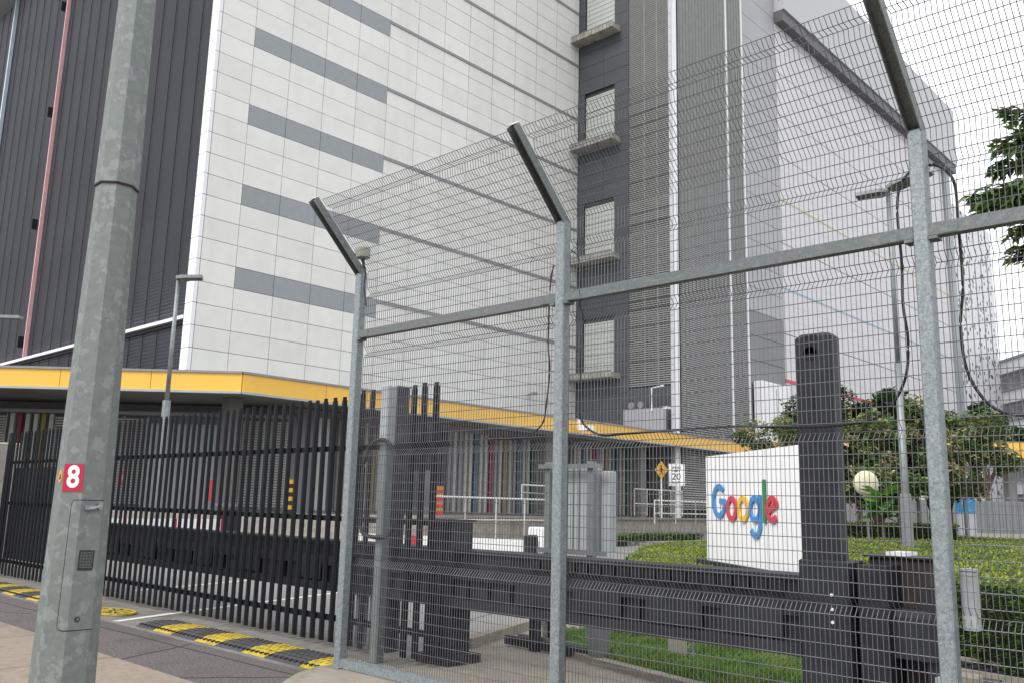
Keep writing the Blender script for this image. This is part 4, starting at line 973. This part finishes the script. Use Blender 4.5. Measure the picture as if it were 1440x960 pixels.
# ================================================================== SPEED HUMPS
def hump(name, x0, segs, label, y0=5.25, y1=5.86, grp='rubber speed humps in front of the gate'):
    root = thing(name, label, 'speed hump', (x0, (y0 + y1) / 2, 0), grp)
    x = x0
    for wd, cmat in segs:
        x1 = x + wd; prof = [(y0 + (y1 - y0) * t, .0 + .046 * math.sin(PI * t) ** .6) for t in [k / 10 for k in range(11)]]
        mb = MB(); o = 0
        for yy, zz in prof: mb.v += [(x + .004, yy, zz), (x1 - .004, yy, zz)]
        for k in range(10): mb.f.append((2 * k, 2 * k + 1, 2 * k + 3, 2 * k + 2))
        mb.v += [(x + .004, y0, -.004), (x1 - .004, y0, -.004), (x + .004, y1, -.004), (x1 - .004, y1, -.004)]; n_ = 22
        mb.f.append(tuple([n_] + [2 * k for k in range(11)] + [n_ + 2])); mb.f.append(tuple([n_ + 3] + [2 * k + 1 for k in range(10, -1, -1)] + [n_ + 1])); mb.f.append((n_, n_ + 1, 1, 0))
        mt_ = M['hump_yellow'] if cmat else M['hump_black']
        sg = part('segment', mb, mt_, root)
        mb = MB(); n_ = max(2, int(wd / .085)); nib = MB()
        for a_ in range(n_):
            xx = x + wd * (a_ + .5) / n_
            nib.prism([(xx - .018, y0 + .035), (xx + .022, y0 + .035), (xx + .012, y0 + .08), (xx - .012, y0 + .08)], .020, .034)
            for b_ in range(5):
                yy = y0 + .16 + b_ * .085; zz = .046 * math.sin(PI * (yy - y0) / (y1 - y0)) ** .6
                mb.box(xx - .026, xx + .020, yy - .022, yy + .022, zz - .006, zz + .006)
        part('tread', mb, mt_, sg, kind='stuff'); part('drain_notch', nib, M['crack'] , sg, kind='stuff')
        x = x1
    return root
hump('speed_hump', -11.3, [(.48, 0), (.45, 1), (.58, 0), (.46, 1), (.56, 0), (.44, 1), (.64, 0), (.44, 1)], 'black and yellow rubber speed hump between the lamp post and the fence end')
hump('speed_hump', -18.2, [(.5, 1), (.5, 0), (.5, 1), (.5, 0), (.5, 1), (.55, 0), (.5, 1), (.55, 0), (.48, 1)], 'black and yellow rubber speed hump at the left edge beyond the lamp post')
mh = on_z(160, 861); r0 = .42
MH = thing('manhole_cover', 'round yellow and black cover set in the wet concrete between the two speed humps', 'cover', (mh.x, mh.y, 0))
rim = MB(); 
for k in range(24):
    a_, b_ = 2 * PI * k / 24, 2 * PI * (k + 1) / 24
    rim.prism([(mh.x + r0 * math.cos(a_), mh.y + r0 * .62 * math.sin(a_)), (mh.x + r0 * math.cos(b_), mh.y + r0 * .62 * math.sin(b_)), (mh.x + r0 * .86 * math.cos(b_), mh.y + r0 * .5 * math.sin(b_)), (mh.x + r0 * .86 * math.cos(a_), mh.y + r0 * .5 * math.sin(a_))], .004, .03)
part('rim', rim, M['hump_yellow'], MH)
part('disc', MB().prism([(mh.x + r0 * .85 * math.cos(2 * PI * k / 24), mh.y + r0 * .5 * math.sin(2 * PI * k / 24)) for k in range(24)], -.002, .022), M['hump_black'], MH)
for k in range(9):
    a_ = PI * k / 9 * 2; part('ridge', MB().box(.1, .34, -.022, .022, .02, .034, Matrix.Translation((mh.x, mh.y, 0)) @ Matrix.Diagonal((1, .6, 1, 1)) @ Matrix.Rotation(a_, 4, 'Z')), M['hump_yellow'], MH)

# ================================================================== INNER YARD
# railings on the platform edge
def railing(pts, z0, z1, label, post=1.5, mid=True, r_=.035, grp='white tubular railings'):
    pts = [Vector(p) for p in pts]; root = thing('railing', label, 'railing', (pts[0].x, pts[0].y, 0), grp)
    part('top_rail', MB().tube([(p.x, p.y, z1) for p in pts], r_, 8), M['railing'], root)
    if mid: part('mid_rail', MB().tube([(p.x, p.y, z0 + (z1 - z0) * .45) for p in pts], r_ * .8, 8), M['railing'], root)
    for a_, b_ in zip(pts[:-1], pts[1:]):
        n_ = max(1, round((b_ - a_).length / post))
        for i_ in range(n_ + 1):
            q_ = a_ + (b_ - a_) * i_ / n_; part('post', MB().tube([(q_.x, q_.y, z0), (q_.x, q_.y, z1)], r_ * .8, 6), M['railing'], root)
    return root
railing([(-24.2, 21.8, 0), (-24.2, 28.4, 0)], .35, 1.86, 'white railing on the concrete ramp wall left of the grey cabinet', 1.6)
railing([(-24.2, 36, 0), (-24.2, 58, 0)], .9, 2.0, 'white railing along the platform right of the grey cabinet', 1.9)
railing([(-27.8, 30.5, 0), (-27.8, 34.2, 0)], 1.9, 2.55, 'short upper guard rail beside the coloured fins', 1.8)
railing([(-29.6, 42, 0), (-29.6, 47, 0)], 1.2, 2.7, 'guard rail in front of the wall by the speed sign', 1.4)
rw = MB(); rw.prism([(-23.9, 20.5), (-23.4, 29), (-24.4, 29.5), (-24.4, 20.5)], -.01, .32); struct('ramp', rw, M['kerb_conc'])
# white concrete block and marker
q = on_z(762, 770); solo('concrete_block', MB().bevbox(q.x - .5, q.x + .8, q.y - .3, q.y + .3, 0, .8, .05), M['white'], 'white painted concrete block left of the grey cabinet', 'block')
# signs on the platform
ps = on_x(912, 664, -25.6)
def sgn(px, py, X, half, nm, label, pole=True):
    c_ = on_x(px, py, X); rt = thing(nm, label, 'sign', (c_.x, c_.y, 0)); n_ = (CAM - c_); n_.z = 0; n_.normalize(); tx_ = Vector((-n_.y, n_.x, 0)); T_ = frame_T(c_, tx_, (0, 0, 1))
    if pole: part('pole', MB().tube([c_ - n_ * .05 + Vector((0, 0, half)), Vector((c_.x, c_.y, 0)) - n_ * .05], .04, 8), M['railing'], rt)
    return rt, T_, c_
rt, T_, c_ = sgn(951, 667, -25.0, .7, 'speed_limit_sign', 'white rectangular speed limit sign with number 20')
pl = part('plate', MB().prism(rrect(.42, .56, .06), 0, .03, T_), M['white'], rt)
mb = MB(); 
for a_, b_, c2, d2 in ((-.38, .38, .50, .515), (-.38, .38, -.515, -.50), (-.38, -.365, -.5, .5), (.365, .38, -.5, .5)): mb.box(a_, b_, c2, d2, .031, .034, T_)
part('border', mb, M['black_print'], pl)
for txt, yy, sz in (('SPEED', .36, .17), ('LIMIT', .20, .17), ('20', -.1, .46), ('km/h', -.38, .2)):
    o = link('lettering', text_mesh(txt, sz, .001, M['black_print'], T_ @ Matrix.Translation((0, yy, .033)), .004), pl); o.data.transform(Matrix.Translation(-WOFF[rt.name]))
rt, T_, c_ = sgn(930, 660, -25.4, .4, 'hump_warning_sign', 'small amber diamond pedestrian warning sign left of the white speed sign')
pl = part('plate', MB().prism([(0, -.46), (.34, 0), (0, .46), (-.34, 0)], 0, .03, T_), M['amber'], rt)
pt_ = MB(); 
for x0_, y0_, x1_, y1_, wd_ in ((0, .12, 0, -.05, .09), (0, -.04, -.09, -.24, .045), (0, -.04, .09, -.24, .045), (0, .08, -.12, -.03, .035), (0, .08, .12, -.0, .035)):
    a_, b_ = Vector((x0_, y0_)), Vector((x1_, y1_)); dd = (b_ - a_).normalized(); nn = Vector((-dd.y, dd.x)) * wd_ / 2
    pt_.prism([tuple(a_ + nn), tuple(a_ - nn), tuple(b_ - nn), tuple(b_ + nn)], .031, .035, T_)
pt_.prism([(.045 * math.cos(t * PI / 6), .19 + .045 * math.sin(t * PI / 6)) for t in range(12)], .031, .035, T_)
part('walking_figure', pt_, M['black_print'], pl)
# canopy camera, facade lamps, roof unit
q = on_x(815, 601, -28.2); cc = thing('canopy_camera', 'small white camera hanging on the yellow fascia beside the middle post', 'camera', tuple(q))
part('bracket', MB().box(q.x - .1, q.x, q.y - .05, q.y + .05, q.z - .1, q.z + .45), M['white'], cc); part('body', MB().box(q.x - .05, q.x + .45, q.y + .0, q.y + .7, q.z - .12, q.z + .14), M['white'], cc)
for px, py, X, lb in ((748, 553, XW, 'small dark lamp on the white facade just above the canopy'), (935, 573, XO + .3, 'small pale lamp fixed low on the dark bay')):
    q = on_x(px, py, X + .3); cc = thing('wall_lamp', lb, 'lamp', tuple(q))
    part('arm', MB().box(q.x - .3, q.x, q.y - .03, q.y + .03, q.z - .03, q.z + .03), M['trim'], cc); part('shade', MB().bevbox(q.x - .05, q.x + .35, q.y - .2, q.y + .2, q.z - .06, q.z + .08, .02), M['trim'] if px < 800 else M['bright_trim'], cc)
q0, q1 = on_x(1050, 545, -29.0), on_x(1087, 600, -29.0)
ru = thing('rooftop_unit', 'pale box shaped unit standing on the canopy right of the louvres', 'box', (q0.x, q0.y, 0))
part('case', MB().bevbox(-29.6, -28.9, 56.4, 60.6, 6.3, 10.6, .05), M['bright_trim'], ru); part('door_line', MB().box(-28.899, -28.89, 58.4, 58.5, 6.5, 10.2), M['trim'], ru)
part('leg', MB().box(-29.5, -29.2, 56.6, 56.9, 1.1, 6.3), M['bright_trim'], ru)
lw_ = thing('roof_parapet', 'low grey wall with two round vents on the canopy under the front louvres', 'wall', (-31, 46, 0))
part('wall', MB().box(-33.2, -30.1, 45.9, 46.1, 6.0, 7.75), M['mid_panel'], lw_)
for x in (-32.6, -31.9): part('vent', MB().tube([(x, 45.88, 8.0), (x, 46.0, 8.0)], .22, 14), M['trim'], lw_)
part('pipe', MB().tube([(-31.0, 45.85, 7.6), (-31.0, 45.85, 9.0), (-30.1, 45.85, 9.1)], .06, 8), M['bright_trim'], lw_)
# boom barrier, extinguishers, bollards seen through the pales
ba, bb = CAM + ray(150, 737) * 20, CAM + ray(322, 737) * 22
bm = thing('boom_barrier', 'lowered white boom barrier with red bands seen through the black gate', 'barrier', (bb.x, bb.y, 0))
d = (bb - ba); T_ = frame_T(ba, d, (0, 0, 1)); Lb = d.length
part('arm', MB().box(0, Lb, -.14, .14, -.05, .05, T_), M['white'], bm)
for k in range(5): part('red_band', MB().box(.35 + k * Lb / 5, .42 + k * Lb / 5, -.141, .141, -.052, .052, T_), M['red'], bm)
part('housing', MB().bevbox(bb.x - .2, bb.x + .25, bb.y - .2, bb.y + .2, 0, 1.35, .03), M['slate_dark'], bm)
ba, bb = CAM + ray(524, 757) * 17, CAM + ray(700, 765) * 16
b2 = thing('boom_barrier', 'white and red barrier arm lying behind the crash beam near the guide post', 'barrier', (bb.x, bb.y, 0)); d = (bb - ba); T_ = frame_T(ba, d, (0, 0, 1)); Lb = d.length
part('arm', MB().box(-.4, Lb + .8, -.10, .10, -.05, .05, T_), M['white'], b2)
for t in (.05, .32, .62): part('red_band', MB().box(Lb * t, Lb * t + .28, -.101, .101, -.052, .052, T_), M['red'], b2)
part('stand', MB().bevbox(bb.x + .7, bb.x + .9, bb.y - .1, bb.y + .1, 0, 1.1, .02), M['slate_dark'], b2)
for px, py0, py1, X, w2, lb in ((302, 674, 704, -30.0, .09, 'tall orange red cabinet by the roller doors'), (320, 668, 688, -31.0, .13, 'left red extinguisher box on the wall under the canopy'), (330, 670, 688, -31.0, .12, 'right red extinguisher box on the wall under the canopy'), (173, 662, 680, -33.0, .09, 'tiny red box behind the gate next to the lamp post')):
    a_ = on_x(px, py0, X); b_ = on_x(px, py1, X); rt = thing('extinguisher_box', lb, 'cabinet', (a_.x, a_.y, b_.z), 'red boxes under the canopy')
    part('case', MB().bevbox(a_.x - .2, a_.x, a_.y - w2, a_.y + w2, b_.z, a_.z, .02), mat('case_red', (.36, .05, .04), .5), rt); part('handle', MB().box(a_.x, a_.x + .03, a_.y - .03, a_.y + .03, (a_.z + b_.z) / 2 - .1, (a_.z + b_.z) / 2 + .1), M['trim'], rt)
for px, X, lb in ((411, -27.4, 'striped corner guard seen left of the end fence post'), (592, -27.4, 'striped corner guard right of the guide post'), (619, -27.6, 'red and yellow striped corner guard by the last pale')):
    a_ = on_x(px, 692, X); rt = thing('corner_guard', lb, 'corner guard', (a_.x, a_.y, 1.09), 'striped corner guards')
    for k in range(8): part('stripe', MB().box(a_.x - .09, a_.x + .09, a_.y - .09, a_.y + .09, 1.12 + k * .15, 1.268 + k * .15), (M['amber'] if k % 2 else M['black_print']) if px < 610 else (M['amber'] if k % 2 else M['red']), rt)
# right side background: railings fence, low wall, drum, mirror, board, second canopy, banded building
def horiz(px, dist): d_ = ray(px, 705); v = Vector((d_.x, d_.y)); return v / d_.dot(Vector((FW.x, FW.y, 0)).normalized()) * dist
A_, B_ = horiz(1180, 42), horiz(1480, 42); lowz = MB()
nf = thing('railing_fence', 'grey vertical bar fence on a low wall beyond the lime green hedge', 'fence', (A_.x, A_.y, 0))
dv = (B_ - A_); Lf = dv.length; T_ = Matrix.Translation((A_.x, A_.y, 0)) @ Matrix.Rotation(math.atan2(dv.y, dv.x), 4, 'Z')
part('low_wall', MB().box(Lf * .55, Lf, 0, .3, 0, .85, T_), M['old_conc'], nf)
for z in (.95, 2.1): part('rail', MB().box(0, Lf, .1, .15, z, z + .06, T_), M['grey_steel'], nf)
for i_ in range(60): part('bar', MB().box(i_ * Lf / 60, i_ * Lf / 60 + .05, .08, .12, .3, 2.3, T_), M['grey_steel'], nf)
bk = MB(); bk.box(-4, Lf + 6, 3.2, 3.3, 0, 2.4, T_); solo('screen_wall', bk, M['low_panel'], 'plain grey screen wall behind the bar fence on the right', 'wall')
p = horiz(1357, 36); dm = thing('blue_drum', 'bright blue drum on a grey stand beside the right fence post', 'drum', (p.x, p.y, 0))
part('drum', MB().tube([(p.x, p.y, 1.75), (p.x, p.y, 2.6)], .38, 18), M['blue_drum'], dm, smooth=False); part('stand', MB().tube([(p.x, p.y, 0), (p.x, p.y, 1.75)], .36, 14), M['cab_grey'], dm)
p = horiz(1219, 23); mr = thing('traffic_mirror', 'round pale traffic mirror seen from behind on a thin pole', 'mirror', (p.x, p.y, 0))
zc = 2.38; fxv = (Vector((-p.x, -p.y, 0))).normalized(); mbm = MB(); ringp = []
for k in range(7):
    rr__ = .33 * math.sin(PI / 2 * k / 6); dd_ = .16 * math.cos(PI / 2 * k / 6)
    for j in range(20): t = 2 * PI * j / 20; q_ = Vector((p.x, p.y, zc)) + fxv * dd_ + rx * rr__ * math.cos(t) + Vector((0, 0, rr__ * math.sin(t))); mbm.v.append(tuple(q_))
for k in range(6):
    for j in range(20): j2 = (j + 1) % 20; mbm.f.append((k * 20 + j, k * 20 + j2, k * 20 + 20 + j2, k * 20 + 20 + j))
part('shell', mbm, M['mirror_back'], mr, smooth=True); part('pole', MB().tube([(p.x, p.y, 0), (p.x, p.y, zc - .2)], .035, 8), M['galv_far'], mr)
p, p2 = horiz(1287, 27), horiz(1367, 27); bd = thing('direction_board', 'long blank grey board held between the trees behind the right fence post', 'board', (p.x, p.y, 0))
dv = p2 - p; T_ = Matrix.Translation((p.x, p.y, 0)) @ Matrix.Rotation(math.atan2(dv.y, dv.x), 4, 'Z'); ang_ = 1.6 + (713 - 664) / FPX * 27
part('panel', MB().box(0, dv.length, 0, .08, ang_, ang_ + .46, T_), M['grey_panel'], bd); part('leg', MB().box(.1, .18, .09, .15, 0, ang_ + .3, T_).box(dv.length - .2, dv.length - .12, .09, .15, 0, ang_ + .3, T_), M['grey_steel'], bd)
c0, c1 = horiz(1383, 52), horiz(1500, 52)
C2 = thing('side_canopy', 'second yellow edged canopy on dark columns at the far right', 'canopy', (c0.x, c0.y, 0)); dv = c1 - c0; L2 = dv.length
T_ = Matrix.Translation((c0.x, c0.y, 0)) @ Matrix.Rotation(math.atan2(dv.y, dv.x), 4, 'Z'); zt_ = 1.6 + (721 - 618) / FPX * 53
for k in range(4): part('fascia_panel', MB().box(k * L2 / 4 + .02, (k + 1) * L2 / 4 - .02, -.04, .04, zt_ - .95, zt_ - .05, T_), M['yellow'], C2)
part('roof_slab', MB().box(0, L2, .05, 6, zt_ - .85, zt_ - .02, T_), M['soffit'], C2); part('coping', MB().box(0, L2, -.06, .1, zt_ - .049, zt_, T_), M['trim'], C2)
for xx, mt_ in ((2.1, 'soffit'), (3.6, 'brown'), (4.6, 'brown')): part('column', MB().box(xx, xx + (.5 if mt_ == 'soffit' else .2), 1.0, 1.5, 0, zt_ - .86, T_), M[mt_], C2)
part('perforated_screen', MB().box(-2.2, 1.4, 4.4, 4.5, 1.4, 3.6, T_), M['dots'], C2)
k0 = on_x(1230, 600, -24); d0 = Vector((-25.6, 70.0)); 
C3 = thing('side_canopy', 'yellow canopy edge showing between the trees and the speckled wall', 'canopy', (XO + 1.8, 90, 0))
for k in range(8): part('fascia_panel', MB().box(XO + 1.8, XO + 1.88, 66 + k * 5 + .03, 71 + k * 5 - .03, 8.6, 10.0), M['yellow'], C3)
part('fascia_panel', MB().box(XO - .0, XO + 1.78, 57.6, 57.68, 5.6, 6.4), M['yellow'], C3)
part('roof_slab', MB().box(XO + .15, XO + 1.79, 66.05, 106, 8.7, 9.85), M['soffit'], C3)
# banded white building at far right
e0, e1 = horiz(1398, 120), horiz(1560, 95); FB = thing('banded_building', 'distant white building with stepped horizontal bands at the right edge', 'building', (e0.x, e0.y, 0))
dv = e1 - e0; Lx = dv.length; T_ = Matrix.Translation((e0.x, e0.y, 0)) @ Matrix.Rotation(math.atan2(dv.y, dv.x), 4, 'Z')
Hb = 1.6 + (722 - 512) / FPX * 120
part('wall', MB().box(0, Lx, .4, 20, 0, Hb - 1.2, T_), M['mid_panel'], FB)
for k in range(5):
    zz = Hb - .3 - k * 3.9; part('floor_band', MB().box(-.5, Lx + .5, -.3, 20, zz - 1.5, zz, T_), M['bright_trim'], FB); part('band_edge', MB().box(-.6, Lx + .6, -.5, 20, zz + .003, zz + .3, T_), M['trim'], FB)
    for j in range(9): part('window', MB().box(.8 + j * Lx / 9, .8 + j * Lx / 9 + 1.9, .34, .399, zz - 3.3, zz - 2.0, T_), M['low_panel'], FB)
# flood lights on the lawn
def flood(px, py, lb, sc=1.0):
    q_ = on_z(px, py, .02); rt = thing('flood_light', lb, 'flood light', (q_.x, q_.y, .02), 'flood lights on the lawn')
    T_ = Matrix.Translation(q_ + Vector((0, 0, .14 * sc))) @ Matrix.Rotation(AZ * 0 + math.radians(38), 4, 'Z') @ Matrix.Rotation(math.radians(-8), 4, 'X')
    part('lamp_case', MB().bevbox(-.11 * sc, .08 * sc, -.06 * sc, .06 * sc, -.10 * sc, .12 * sc, .02, T_), M['cab_grey'], rt)
    part('face', MB().box(-.10 * sc, .07 * sc, -.067 * sc, -.061 * sc, -.08 * sc, .10 * sc, T_), M['kerb_conc'], rt)
    part('bracket', MB().tube([T_ @ Vector((.09 * sc, 0, .1 * sc)), T_ @ Vector((.14 * sc, 0, .05 * sc)), T_ @ Vector((.15 * sc, 0, -.14 * sc))], .018 * sc, 6), M['grey_steel'], rt)
    part('joint', MB().tube([T_ @ Vector((.12 * sc, -.03 * sc, .1 * sc)), T_ @ Vector((.12 * sc, .03 * sc, .1 * sc))], .035 * sc, 10), M['bright_trim'], rt)
    part('spike', MB().tube([q_ + Vector((.05, 0, .03)), q_ + Vector((.3 * sc, -.05, .0))], .014, 6), M['bright_trim'], rt)
flood(955, 927, 'nearer pale flood light standing in the grass', 1.0); flood(912, 893, 'farther pale flood light under the crash beam', .95)
print('objects', len(bpy.data.objects), 'tris', sum(len(o.data.polygons) for o in bpy.data.objects if o.type == 'MESH'))

# tufts growing in the kerb joint by the first post
tf = MB(); r = random.Random(77)
for cx_, cy_, n_ in ((-7.28, 5.02, 26), (-7.0, 4.72, 14), (-6.2, 5.5, 30), (-5.3, 5.6, 20), (-9.6, 4.05, 12), (-8.2, 4.05, 10)):
    for _ in range(n_):
        x, y = cx_ + r.gauss(0, .04), cy_ + r.gauss(0, .025); a = r.uniform(0, 6.28); hh = r.uniform(.02, .07); o = len(tf.v)
        tf.v += [(x - .003, y, .0), (x + .003, y, .0), (x + math.cos(a) * hh * .6, y + math.sin(a) * hh * .6, hh + .05)]; tf.f.append((o, o + 1, o + 2))
o = link('weeds', tf.mesh('weeds', M['grass'])); o['kind'] = 'stuff'; tag(o, 'small weed tufts growing in the kerb joints near the end fence post', 'weeds')
